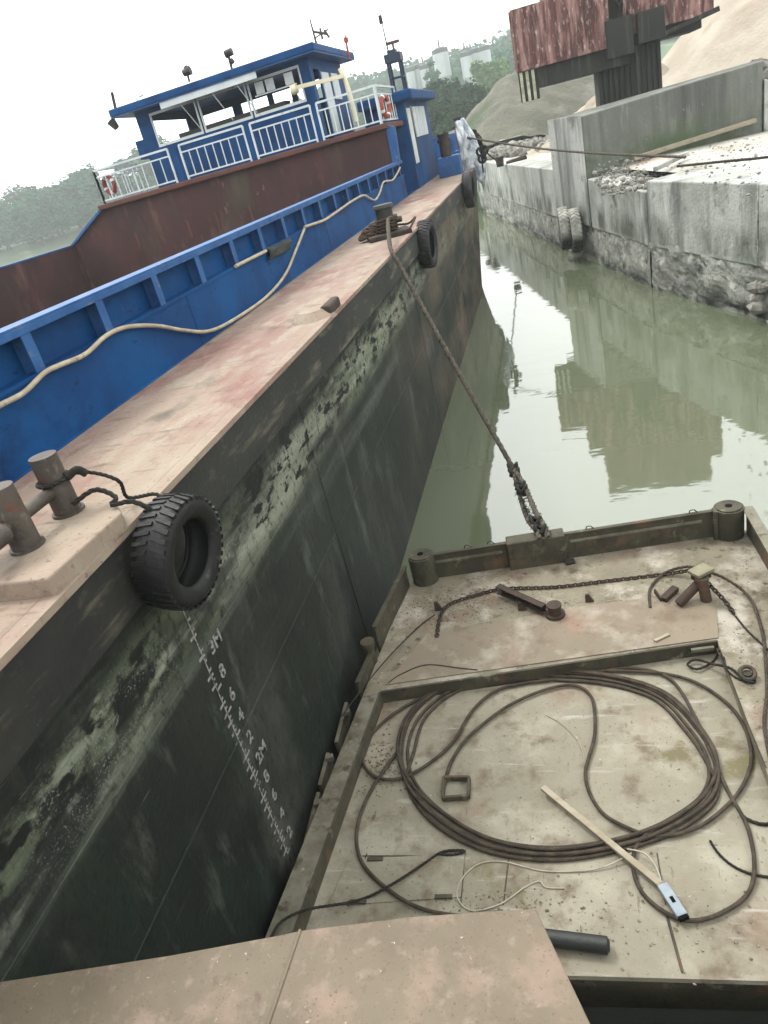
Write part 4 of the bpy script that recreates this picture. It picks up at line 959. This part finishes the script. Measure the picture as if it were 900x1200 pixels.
# dark roller by the fore plate
mb = MB(); A, B = atz(625, 1097, FZ + .06), atz(712, 1108, FZ + .06); mb.cyl(A, B, .05, .05, 20); mb.cyl(B, B + (B - A).normalized() * .012, .045, .03, 20)
tag(mb.build('dark_roller', mat('roller', col(44, 52, 46), col(34, 38, 36), 5, rough=.5)), 'short dark green pipe roller sticking out beside the near plate corner', 'roller')

# ---------------------------------------------------------------- the vessel we stand on
fv = thing('work_boat', (-1, .6, 2.3), 'brown painted steel deck plate of the boat the photographer stands on, nearest the camera', 'boat')
FZT = 2.4
e = [atz(x, y, FZT) for x, y in ((-60, 1160), (0, 1150), (200, 1119), (330, 1095), (352, 1090))]
e2 = [atz(x, y, FZT) for x, y in ((352, 1090), (480, 1074), (590, 1066), (628, 1065))]
r0 = atz(628, 1065, FZT); r1 = atz(692, 1200, FZT); dirr = (r1 - r0).normalized(); r2 = r0 + dirr * 2.2
left = e[0] + (e[0] - e[1]) * 3
def plate(pts, name):
    mb = MB(); mb.prism([(p.x, p.y) for p in pts], FZT - .03, FZT); return mb.build(name, fore_paint, fv, bevel=.006)
s0 = atz(352, 1090, FZT); s1 = Vector((s0.x - .12, s0.y - 2.2, FZT))
plate([left] + [Vector((left.x, -1, FZT))] + [s1, s0] + e[:-1][::-1][:-1], 'deck_plate')
plate([s0, s1, Vector((r2.x, -1, FZT)), r2] + [r0] + e2[:-1][::-1][:-1], 'deck_plate')
mb = MB(); mb.tube([s0 + Vector((0, 0, .001)), s1 + Vector((0, 0, .001))], .007, 8); mb.build('weld_seam', fore_paint, fv)
# coaming side under the plate on the right
mb = MB()
ri0, ri1 = Vector((r0.x - .02, r0.y - .02, 0)), Vector((r2.x - .02, r2.y, 0))
mb.prism([(ri0.x, ri0.y), (ri0.x - .1, ri0.y), (ri1.x - .1, ri1.y), (ri1.x, ri1.y)], .9, FZT - .031); mb.build('side_plate', fore_edge, fv)
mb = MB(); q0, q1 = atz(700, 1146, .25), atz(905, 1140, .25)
mb.prism([(-3, -3), (3.5, -3), (3.5, 2.46), (q1.x, 2.45), (-.45, 2.40), (-3, 2.3)], -.7, .33); mb.build('hull', shade_green, fv, bevel=.02)  # the dark of the shaded gap is painted on this hull top

# ---------------------------------------------------------------- ropes of the barge
def rope3(name, P, r, label, cat, m, n=3, step=None, group=None, per=14):
    path = resample(spline([Vector(p) for p in P], per), step or max(r * 1.2, .01)); mb = MB()
    if n: strands(mb, path, r, n, 9)
    else: mb.tube(path, r, 8)
    return tag(mb.build(name, m), label, cat, group)
S = P0 + Vector((.05, -.1, .30)); E0 = atz(466, 291, 3.50); E0.x = -2.31; Kn = aty(601, 548, 8.6); E1 = Vector((*F(.42, .02), BT + .07))
rope3('mooring_rope', [S + Vector((-.12, .2, -.02)), S + Vector((.14, .12, 0)), S + Vector((.05, -.12, 0)), S.lerp(E0, .5) + Vector((0, 0, .02)), E0, E0.lerp(Kn, .1), E0.lerp(Kn, .4) - Vector((0, 0, .03)), E0.lerp(Kn, .7) - Vector((0, 0, .03)), Kn],
      .034, 'long taut grey mooring rope stretched from the barge post down to the pontoon', 'rope', rope_mat)
rope3('mooring_rope', [Kn, Kn.lerp(E1, .3) + Vector((-.03, 0, -.08)), Kn.lerp(E1, .7) + Vector((-.06, 0, -.10)), E1 + Vector((-.04, 0, .0)), E1 + Vector((-.02, -.14, -.04))], .03,
      'left frayed leg of the doubled rope end tied to the pontoon box', 'rope', rope_mat)
rope3('mooring_rope', [Kn, Kn.lerp(E1, .3) + Vector((.05, 0, -.02)), Kn.lerp(E1, .7) + Vector((.05, 0, -.04)), E1 + Vector((.06, 0, .02)), E1 + Vector((.07, -.14, -.04))], .03,
      'right frayed leg of the doubled rope end tied to the pontoon box', 'rope', rope_mat)
rn = random.Random(7); mb = MB()
for k in range(260):                               # frayed yarns and knots on the doubled part
    u = rn.random() ** 1.0; c_ = Kn.lerp(E1, u) + Vector((rn.choice((-.04, .04)) * min(1, u * 3), 0, -.06 * math.sin(u * 3)))
    d = Vector((rn.uniform(-1, 1), rn.uniform(-1, 1), rn.uniform(-1.2, .6))).normalized() * rn.uniform(.03, .075)
    mb.tube([c_, c_ + d * .6 + Vector((0, 0, .01)), c_ + d], [.006, .005, .003], 4)
for u in (.0, .06, .3, .36, .85, 1.0):
    c_ = Kn.lerp(E1, u) + Vector((0, 0, -.03 if 0 < u < 1 else 0))
    for q in range(3):
        mb.tube([c_ + Vector((.055 * math.cos(a), .055 * math.sin(a), .03 * math.sin(a * 2 + q) + (q - 1) * .03)) for a in [i * math.pi / 5 for i in range(10)]], .022, 6, closed=True)
tag(mb.build('rope_knots', rope_dark), 'dark knots and frayed yarn along the doubled mooring rope end', 'knot')
# rope coils round the mid post and on the plate
mb = MB()
for k in range(4):
    strands(mb, resample(spline([P0 + Vector((.17 * math.cos(a), .17 * math.sin(a), .12 + k * .055 + .01 * math.sin(3 * a))) for a in [i * math.pi / 6 for i in range(13)]], 4), .02), .026, 3)
for k in range(6):
    c_ = P0 + Vector((-.36 + .04 * k, -.06 + .02 * k, .08)); jx = [rn.uniform(-.03, .03) for _ in range(12)]; lp = [c_ + Vector(((.15 + jx[i]) * math.cos(i * math.pi / 6), (.13 + jx[-i]) * math.sin(i * math.pi / 6), .03 * k + jx[(i + 3) % 12] * .6)) for i in range(12)]; strands(mb, resample(spline(lp, 5, True), .02), .03, 3)
strands(mb, resample(spline([P0 + Vector((.15, .1, .15)), P0 + Vector((.35, .2, .12)), P0 + Vector((.5, .1, .2)), Vector((-2.35, P0.y - .3, 3.5))], 10), .02), .02, 3)
tag(mb.build('rope_coil', mat('rope_brown', col(104, 84, 66), col(76, 62, 50), 16, rough=.95, bump=.4)), 'brown rope coiled round the mid-deck mooring post', 'rope')
# ropes from bollards to the near tyre
rope3('tyre_rope', [B2 + Vector((.07, .0, .22)), B2 + Vector((.16, .10, .17)), B2 + Vector((.3, .1, .1)), Vector((-2.45, 3.25, DZ + .06)), Vector((-2.25, 3.22, DZ + .07)), Vector((-2.19, 3.18, 3.44))], .011,
      'upper dark rope from the right near bollard to the big tyre', 'rope', rope_dark)
rope3('tyre_rope', [B2 + Vector((.08, -.04, .06)), B2 + Vector((.2, .02, .10)), B2 + Vector((.32, 0, .05)), Vector((-2.40, 3.03, DZ + .125)), Vector((-2.29, 3.06, DZ + .115)), Vector((-2.2, 3.08, 3.46)), Vector((-2.19, 3.1, 3.40))], .014,
      'lower thicker dark rope from the right near bollard to the big tyre', 'rope', rope_dark)
mb = MB(); strands(mb, resample(spline([B2 + Vector((.085 * math.cos(a), .085 * math.sin(a), .19 + .01 * a / 6)) for a in [i * math.pi / 4 for i in range(13)]], 6), .012), .012, 3)
mb.tube(spline([B2 + Vector((.09, 0, .2)), B2 + Vector((.13, .04, .22)), B2 + Vector((.15, .07, .18))], 5), .022, 8)
tag(mb.build('tyre_rope', rope_dark), 'knot of dark rope wound round the right near bollard', 'rope')

# hose along the walkway
hp = [(-70, 508), (-30, 492), (0, 475), (28, 460), (52, 437), (70, 428), (100, 415), (125, 393), (150, 383), (185, 382), (215, 387), (245, 388), (275, 374), (312, 348), (334, 322), (346, 295), (357, 267)]
P = [atx(x, y, -3.715) for x, y in hp]
for p in P: p.z = max(p.z, DZ + .025)
rope3('hose', P, .020, 'long pale hose draped down the blue coaming wall to the side deck and back up', 'hose', hose_mat, 0, .03, per=8)
P = [atx(x, y, -3.70) for x, y in ((357, 266), (366, 263), (380, 258), (392, 250), (402, 243), (412, 236), (426, 229), (434, 233), (440, 234), (445, 226), (449, 214), (455, 212), (460, 211), (465, 204), (469, 196))]
rope3('hose', P, .022, 'pale hose slung in loops along the far end of the blue coaming', 'hose', hose_mat, 0, .04)
P = [atx(x, y, -3.72) for x, y in ((276, 312), (290, 305), (300, 300), (312, 294))]
rope3('hose', P, .022, 'short pale pipe lying on the coaming ledge before the dark rag', 'pipe', hose_mat, 0, .04)
mb = MB(); vs = []
for jj in range(9):
    for ii in range(9):
        u, v = ii / 8, jj / 8
        q = atx(314 + 26 * u, (293 - 13 * u) + 12 * v, -3.72); q.x += .02 * math.sin(u * 9 + v * 3) + .01; vs.append(q if v > .1 else q + Vector((-.12, 0, .01)))
mb.add(vs, [(jj * 9 + ii, jj * 9 + ii + 1, (jj + 1) * 9 + ii + 1, (jj + 1) * 9 + ii) for jj in range(8) for ii in range(8)], True)
o = mb.build('rag', mat('tray', col(66, 74, 64), col(50, 56, 50), 4, rough=.9)); o.modifiers.new('thickness', 'SOLIDIFY').thickness = .02
tag(o, 'dark greenish rag hanging over the ledge of the blue coaming wall', 'rag')

# lifebuoys hung on the railing
def lifebuoy(c_, rot, label, m):
    t = thing('lifebuoy', scale_about_cam(c_), label, 'lifebuoy', 'lifebuoys on the wheelhouse railing')
    mb = MB(); mb.tube([(.37 * math.cos(a), 0, .37 * math.sin(a)) for a in [i * math.pi / 16 for i in range(32)]], .10, 10, closed=True)
    o = mb.build('ring', m); o.parent = t
    for k in range(4):
        a = k * math.pi / 2 + .4; mb = MB(); mb.tube([(.37 * math.cos(a + q), 0, .37 * math.sin(a + q)) for q in (-.14, 0, .14)], .106, 10); o = mb.build('band', white_paint); o.parent = t
    t.rotation_euler = rot; t.scale = (KS, KS, KS)
    return t
lifebuoy((-19.7, 34.1, 6.0), (0, 0, R(-25)), 'red lifebuoy hanging inside the left end of the white railing', red_mat)
lifebuoy((-6.25, 34.5, 6.15), (0, 0, R(75)), 'orange lifebuoy hanging outside the right end of the white railing', orange_mat)

# stern clutter: sheeting, rope bundle, mooring cables
mb = MB(); vs = []; na, nb_ = 22, 22
for j in range(nb_ + 1):
    for i in range(na + 1):
        u, v = i / na * 2 - 1, j / nb_
        x = -2.64 + .50 * u * (1 - .78 * v) + .10 * fbm(u * 1.5, v * 2, 1.4, 2) ; y = 27.0 + .8 * u + .5 * v + .16 * fbm(u * 1.5, v * 2 + 7, 1.3, 2)
        z = DZ - .25 + 1.75 * v - .5 * u * u * (1 - v) + .10 * fbm(u * 1.2 + 5, v * 1.5, 1.2, 2)
        vs.append((x + .25 * math.sin(v * 3), y, z))
mb.add(vs, [(j * (na + 1) + i, j * (na + 1) + i + 1, (j + 1) * (na + 1) + i + 1, (j + 1) * (na + 1) + i) for j in range(nb_) for i in range(na)], True)
o = mb.build('plastic_sheet', cloth_mat); o.modifiers.new('thickness', 'SOLIDIFY').thickness = .04; tag(o, 'crumpled pale blue-white sheeting draped over the barge stern edge', 'sheeting')
mb = MB()
rn = random.Random(77)
for k in range(7):
    q = [(556, 152), (560, 160), (563, 168), (566, 180), (567, 190), (566, 203 - 3 * k)]
    P = [aty(x + rn.uniform(-2.5, 2.5), y, 26.8) + Vector((0, rn.uniform(-.15, .15), 0)) for x, y in q[:6 - (k % 3)]]
    strands(mb, resample(spline(P, 6), .04), .026, 3)
for (x, y) in ((563, 178), (567, 176), (565, 186)):
    c_ = aty(x, y, 26.7); mb.tube([c_ + Vector((.12 * math.cos(a), .05 * math.sin(2 * a), .12 * math.sin(a))) for a in [i * math.pi / 5 for i in range(10)]], .045, 7, closed=True)
tag(mb.build('rope_bundle', rope_dark), 'thick dark rope bundle hanging over the stern corner of the barge', 'rope')
A = Vector((-2.4, 27.0, 4.38)); Bq = aty(803, 184, 26.2)
Bq = aty(804, 184, 18.0); Bq.z = max(Bq.z, 2.68)
mb = MB(); strands(mb, resample([A.lerp(Bq, k / 20) - Vector((0, 0, .12 * math.sin(k / 20 * math.pi))) for k in range(21)], .08), .032, 3)
tag(mb.build('mooring_cable', rope_mat), 'taut rope running from the barge stern across to the quay by the tall wall', 'rope')
Bq = atz(586, 192, 2.78)
mb = MB(); strands(mb, resample([A.lerp(Bq, k / 12) for k in range(13)], .1), .032, 3)
tag(mb.build('mooring_cable', rope_dark), 'short slanting rope from the barge stern to the peg on the far quay', 'rope')
mb = MB(); mb.cyl(Bq - Vector((0, 0, .12)), Bq + Vector((0, 0, .3)), .16, .2, 14); mb.cyl(Bq + Vector((.3, .1, -.1)), Bq + Vector((1.2, .3, .02)), .14, .1, 10)
tag(mb.build('quay_peg', rust_steel, bevel=.01), 'small dark mooring peg on the pale far quay', 'peg')
rope3('mooring_rope', [(3.1, 20.9, 2.72), (3.8, 19.5, 2.76), (4.6, 18.6, 2.74), (5.6, 17.8, 2.76), (6.8, 16.8, 2.74)], .03, 'dark rope lying along the near quay top to the right edge', 'rope', rope_dark)

# ---------------------------------------------------------------- rusty crane
cr = thing('cargo_crane', (2, 30, 4.2), 'rusty red crane superstructure with two box houses on a dark ribbed pedestal', 'crane')
CYf = 29.6
def cq(x, y, Y=CYf): p = aty(x, y, Y); return p
x0 = cq(588, 15).x; x1 = cq(716, 40).x; zb_ = 5.72; zt_ = 7.95
x0, x1 = -.95, 2.45
# slightly tilted house: bottom rises to the left in the photo only through the camera roll
def ribbed(x0, x1, z0, z1, y0, y1, n, m, name, par, rib=.05):
    mb = MB(); mb.bb(x0, x1, y0, y1, z0, z1)
    for i in range(n + 1):
        x = x0 + (x1 - x0) * i / n; mb.bb(x - .05, x + .05, y0 - rib, y0 - .001, z0 + .05, z1 - .05)
    for i in range(5):
        y = y0 + (y1 - y0) * i / 4; mb.bb(x0 - rib, x0 - .001, y - .05, y + .05, z0 + .05, z1 - .05)
    mb.bb(x0 - .06, x1 + .06, y0 - .07, y0 - .002, z0 - .02, z0 + .08)
    return mb.build(name, m, par, bevel=.012)
pa, pb = cq(607, 88), cq(714, 52)
z0h = (pa.z + pb.z) / 2
h1 = ribbed(pa.x - .02, pb.x, z0h, 7.74, CYf, CYf + 3.2, 8, crane_rust, 'machine_house', cr)
pc, pd_ = cq(738, 38), cq(836, 16)
z1h = (pc.z + pd_.z) / 2
ribbed(pc.x, pd_.x, z1h, z1h + 3.6, CYf + .2, CYf + 3.0, 4, crane_rust, 'rear_house', cr, .04)
mb = MB(); c_ = cq(742, 18); 
for k in range(9):
    a = math.pi / 2 * k / 8; a2 = math.pi / 2 * (k + 1) / 8
    mb.bar((pc.x - 0.15 + .75 * (1 - math.cos(a)), CYf - .05, z1h + .35 + 1.5 * math.sin(a)), (pc.x - .15 + .75 * (1 - math.cos(a2)), CYf - .05, z1h + .35 + 1.5 * math.sin(a2)), .1, .14)
mb.build('curved_guard', crane_rust, cr)
mb = MB(); mb.bb(1.1, 5.4, CYf + .9, CYf + 3.6, 7.745, 11.4); mb.bb(.4, 1.09, CYf + 1.2, CYf + 2.8, 7.745, 9.4); mb.build('upper_house', crane_rust, cr, bevel=.03)
# underframe
mb = MB()
u0, u1 = cq(614, 112), cq(700, 78)
mb.bb(pa.x + .5, pb.x + .6, CYf + .15, CYf + 2.8, z0h - .62, z0h - .02)
mb.bb(pb.x - .1, pb.x + .75, CYf - .25, CYf + 2.5, z0h - .35, z0h + .75)
mb.bb(pb.x + .9, pb.x + 1.75, CYf - .15, CYf + 2.5, z0h + .0 - .15, z0h + .75)
mb.bb(pb.x + 1.8, pd_.x - .3, CYf + .3, CYf + 2.6, z1h - .35, z1h)
mb.bar((pb.x + 1.7, CYf + .1, z0h - .05), (pd_.x + .2, CYf + .1, z1h + .05), .15, .15)
mb.build('underframe', crane_dark, cr, bevel=.02)
mb = MB()
for k in range(3):
    x = pa.x + .05 + k * .2; mb.bb(x, x + .1, CYf - .02, CYf + .1, z0h - .95, z0h - .04)
mb.build('striped_guard', mat('stripe_white', col(206, 208, 180, .7), col(160, 160, 130, .7), 4, rough=.7), cr)
mb = MB()
for k in range(3):
    x = pa.x + .15 + k * .2; mb.bb(x, x + .1, CYf + .0, CYf + .1, z0h - .95, z0h - .04)
mb.bb(pa.x, pa.x + .65, CYf + .1, CYf + 1.0, z0h - .95, z0h - .04)
mb.build('guard_box', crane_dark, cr)
g0, g1 = cq(703, 100, 30.2), cq(772, 70, 30.2)
mb = MB(); mb.bb(g0.x - .05, g1.x + .05, 30.1, 32.3, 4.0, z0h - .1)
for i in range(12):
    x = g0.x + (g1.x - g0.x) * i / 11; mb.bb(x - .05, x + .05, 30.0, 30.099, 4.0, z0h - .15)
mb.build('pedestal', crane_dark, cr, bevel=.01)
mb = MB(); p = cq(722, 12); 
rn = random.Random(3)
for k in range(14): mb.bar((pb.x + .1 + rn.uniform(0, .7), CYf + rn.uniform(.1, .6), z0h + .7), (pb.x + .1 + rn.uniform(0, .7), CYf + rn.uniform(.1, .6), z0h + 1.9), .05, .05)
mb.bb(pb.x + .05, pb.x + .95, CYf + .8, CYf + 2.4, z0h + .7, 7.7)
mb.build('winch_gear', crane_dark, cr)

# ---------------------------------------------------------------- silos
def silo(x, ytop, ybot, wpx, Y, label, group='cement silos on the hillside', gear_=True):
    a, b = aty(x, ytop, Y), aty(x, ybot, Y); b.x = a.x; r = wpx / 2 / FPX * Y * .80
    t = thing('silo', (a.x, Y, b.z - 3), label, 'silo', group)
    mb = MB(); mb.cyl((a.x, Y, b.z), (a.x, Y, a.z - .8), r, n=28)
    for k in range(3): z = b.z + (a.z - b.z) * k / 3; mb.cyl((a.x, Y, z), (a.x, Y, z + .12), r * 1.02, n=28)
    mb.build('body', silo_mat, t)
    mb = MB(); mb.cyl((a.x, Y, a.z - .79), (a.x, Y, a.z + .1), r * 1.03, n=28); mb.cyl((a.x, Y, a.z + .1), (a.x, Y, a.z + .5), r * .9, r * .3, 28)
    if gear_: mb.bar((a.x, Y, a.z), (a.x, Y, a.z + 2.0), .35, .35); mb.bar((a.x + r * .5, Y, a.z), (a.x + r * .5, Y, a.z + 1.1), .25, .25)
    mb.build('cap', mat('silo_cap', col(96, 102, 104, .6), None, rough=.7, bump=0), t)
    mb = MB(); mb.cyl((a.x, Y, b.z - 1.6), (a.x, Y, b.z + .02), r * .25, r, 20)
    for k in range(4):
        q = k * math.pi / 2 + .7; mb.bar((a.x + r * .85 * math.cos(q), Y + r * .85 * math.sin(q), b.z - 9), (a.x + r * .85 * math.cos(q), Y + r * .85 * math.sin(q), b.z), .3, .3)
    mb.build('legs', silo_mat, t)
silo(515, 58, 92, 20, 200, 'lone white silo standing left of the triple row')
silo(545, 62, 92, 14, 200, 'white silo, left one of the triple row on the hillside')
silo(556, 58, 90, 14, 203, 'white silo, middle one of the triple row on the hillside', gear_=False)
silo(567, 55, 86, 14, 200, 'white silo, right one of the triple row on the hillside', gear_=False)
silo(480, 80, 104, 11, 205, 'small distant silo, left one of the group beside the barge mast', gear_=False)
silo(488, 77, 104, 11, 207, 'small distant silo, middle one of the group beside the barge mast', gear_=False)
silo(496, 77, 103, 11, 205, 'small distant silo, right one of the group beside the barge mast')

# ---------------------------------------------------------------- trees
def tree_parts(name, h, cr_, seed, nleaf, ls, m, label, cat='tree', group=None, base=.12, airy=.5):
    rn = random.Random(seed); t = thing(name, (0, 0, 0), label, cat, group)
    mb = MB(); mb.tube([(0, 0, -.5), (rn.uniform(-.1, .1), 0, h * .3), (rn.uniform(-.3, .3), rn.uniform(-.3, .3), h * .65), (0, 0, h * .92)], [h * .028, h * .022, h * .013, h * .003], 7)
    tips = []
    for k in range(11):
        z0 = h * rn.uniform(base, .8); a = rn.uniform(0, 6.28); L = cr_ * rn.uniform(.55, 1.0) * (1 - .45 * (z0 / h))
        e_ = Vector((math.cos(a) * L, math.sin(a) * L, z0 + L * rn.uniform(.25, .8)))
        mb.tube([(0, 0, z0), Vector((0, 0, z0)).lerp(e_, .5) + Vector((0, 0, .1 * L)), e_], [h * .010, h * .007, h * .003], 5); tips += [e_, Vector((0, 0, z0)).lerp(e_, .65)]
    tips.append(Vector((0, 0, h * .93)))
    mb.build('trunk', bark, t)
    vs = []; fs = []
    cl = [(tp + Vector((rn.gauss(0, .3), rn.gauss(0, .3), rn.gauss(0, .3))) * cr_ * .3, cr_ * rn.uniform(.22, .42)) for tp in tips for _ in range(2)]
    for k in range(nleaf):
        c_, r = rn.choice(cl); d = Vector((rn.gauss(0, 1), rn.gauss(0, 1), rn.gauss(0, .75))).normalized() * r * rn.random() ** .4
        p = c_ + d; u = Vector((rn.gauss(0, 1), rn.gauss(0, 1), rn.gauss(0, .6))).normalized(); v = u.cross(Vector((rn.gauss(0, 1), rn.gauss(0, 1), rn.gauss(0, 1)))).normalized()
        s = ls * rn.uniform(.6, 1.3); k0 = len(vs)
        vs += [p - u * s, p + v * s * .6, p + u * s, p - v * s * .6]; fs.append((k0, k0 + 1, k0 + 2, k0 + 3))
    mb = MB(); mb.add(vs, fs); mb.build('crown', m, t)
    return t
protos = [tree_parts('broadleaf_tree', 12, 4.8, s, 3600, .42, leaf_far, 'hazy broadleaf tree on the far left bank', group='trees along the far left bank') for s in (1, 2, 3)]
rn = random.Random(21); used = [False] * 3
k = 0
for row, (Y, dz) in enumerate(((184, 0), (192, 0), (202, 1.5), (216, 3))):
    for i in range(14):
        X = -78 - i * 6.8 + rn.uniform(-2.5, 2.5) - row * 4
        j = rn.randrange(3); src = protos[j]
        o = src if not used[j] else copy_tree(src); used[j] = True
        s = rn.uniform(.85, 1.25) * (1.0 + .1 * row); o.location = (X * Y / 188, Y + rn.uniform(-3, 3), land_h(X * Y / 188, Y) - .3 + dz); o.scale = (s * 1.15, s * 1.15, s * .68); o.rotation_euler = (0, 0, rn.uniform(0, 6))
# brighter trees between the cabin and the silos
mids = [tree_parts('leafy_tree', 7.5, 3.6, s, 2600, .30, leaf_dark, 'green tree in the clump between the cabin and the grey-green mound', group='green trees behind the cabin', base=.12) for s in (5, 6)]
used = [False] * 2
for i, (px, py, Y, s) in enumerate(((512, 100, 100, 1.0), (530, 97, 105, 1.0), (548, 104, 98, .8), (520, 118, 92, .8), (500, 112, 110, .9), (537, 120, 94, .8), (560, 108, 120, .9), (488, 118, 115, .8), (515, 128, 86, .7), (528, 138, 82, .6))):
    top = aty(px, py, Y); j = i % 2; o = mids[j] if not used[j] else copy_tree(mids[j]); used[j] = True
    o.location = (top.x, Y, top.z - 7.5 * s); o.scale = (s, s, s); o.rotation_euler = (0, 0, i * 1.3)
t = tree_parts('leafy_tree', 7, 4.5, 8, 2600, .42, leaf_bright, 'bright yellow-green tree just right of the silos', base=.1); top = aty(573, 78, 170); t.location = (top.x, 170, top.z - 7); 
top = aty(503, 70, 190); t = tree_parts('tall_tree', 15, 2.2, 9, 1500, .35, leaf_far, 'slim pale tree between the two silo groups', base=.3); t.location = (top.x, 190, top.z - 15)
# woodland over the hills: nobody could count it
mb = MB(); vs = []; fs = []; rn = random.Random(33)
for k in range(2300):
    y = rn.uniform(232, 400); x = rn.uniform(-150, 70)
    if k % 3 == 0: y = rn.uniform(228, 262); x = rn.uniform(-75, 30)
    g = land_h(x, y)
    if g < 4: continue
    r = rn.uniform(1.8, 3.6)
    for q in range(16):
        d = Vector((rn.gauss(0, 1), rn.gauss(0, 1), rn.gauss(0, .9))).normalized() * r * rn.uniform(.6, 1)
        p = Vector((x, y, g + r * .9)) + d; u = Vector((rn.gauss(0, 1), rn.gauss(0, 1), rn.gauss(0, 1))).normalized(); v = u.cross(Vector((rn.gauss(0, 1), rn.gauss(0, 1), 1))).normalized(); s = rn.uniform(.6, 1.3); k0 = len(vs)
        vs += [p - u * s, p + v * s, p + u * s, p - v * s]; fs.append((k0, k0 + 1, k0 + 2, k0 + 3))
mb.add(vs, fs); tag(mb.build('woodland', leaf_far), 'wooded hillside behind the silos', 'woodland', kind='stuff')

# ---------------------------------------------------------------- haze
mb = MB(); mb.bb(-720, 720, -320, 700, -3.5, 75)
hz = bpy.data.materials.new('haze'); hz.use_nodes = True; n = hz.node_tree.nodes; n.remove(n['Principled BSDF'])
pv = n.new('ShaderNodeVolumePrincipled'); pv.inputs['Color'].default_value = (.86, .93, .92, 1); pv.inputs['Density'].default_value = .0009; pv.inputs['Anisotropy'].default_value = .2
hz.node_tree.links.new(pv.outputs[0], n['Material Output'].inputs['Volume'])
tag(mb.build('haze', hz), kind='stuff')
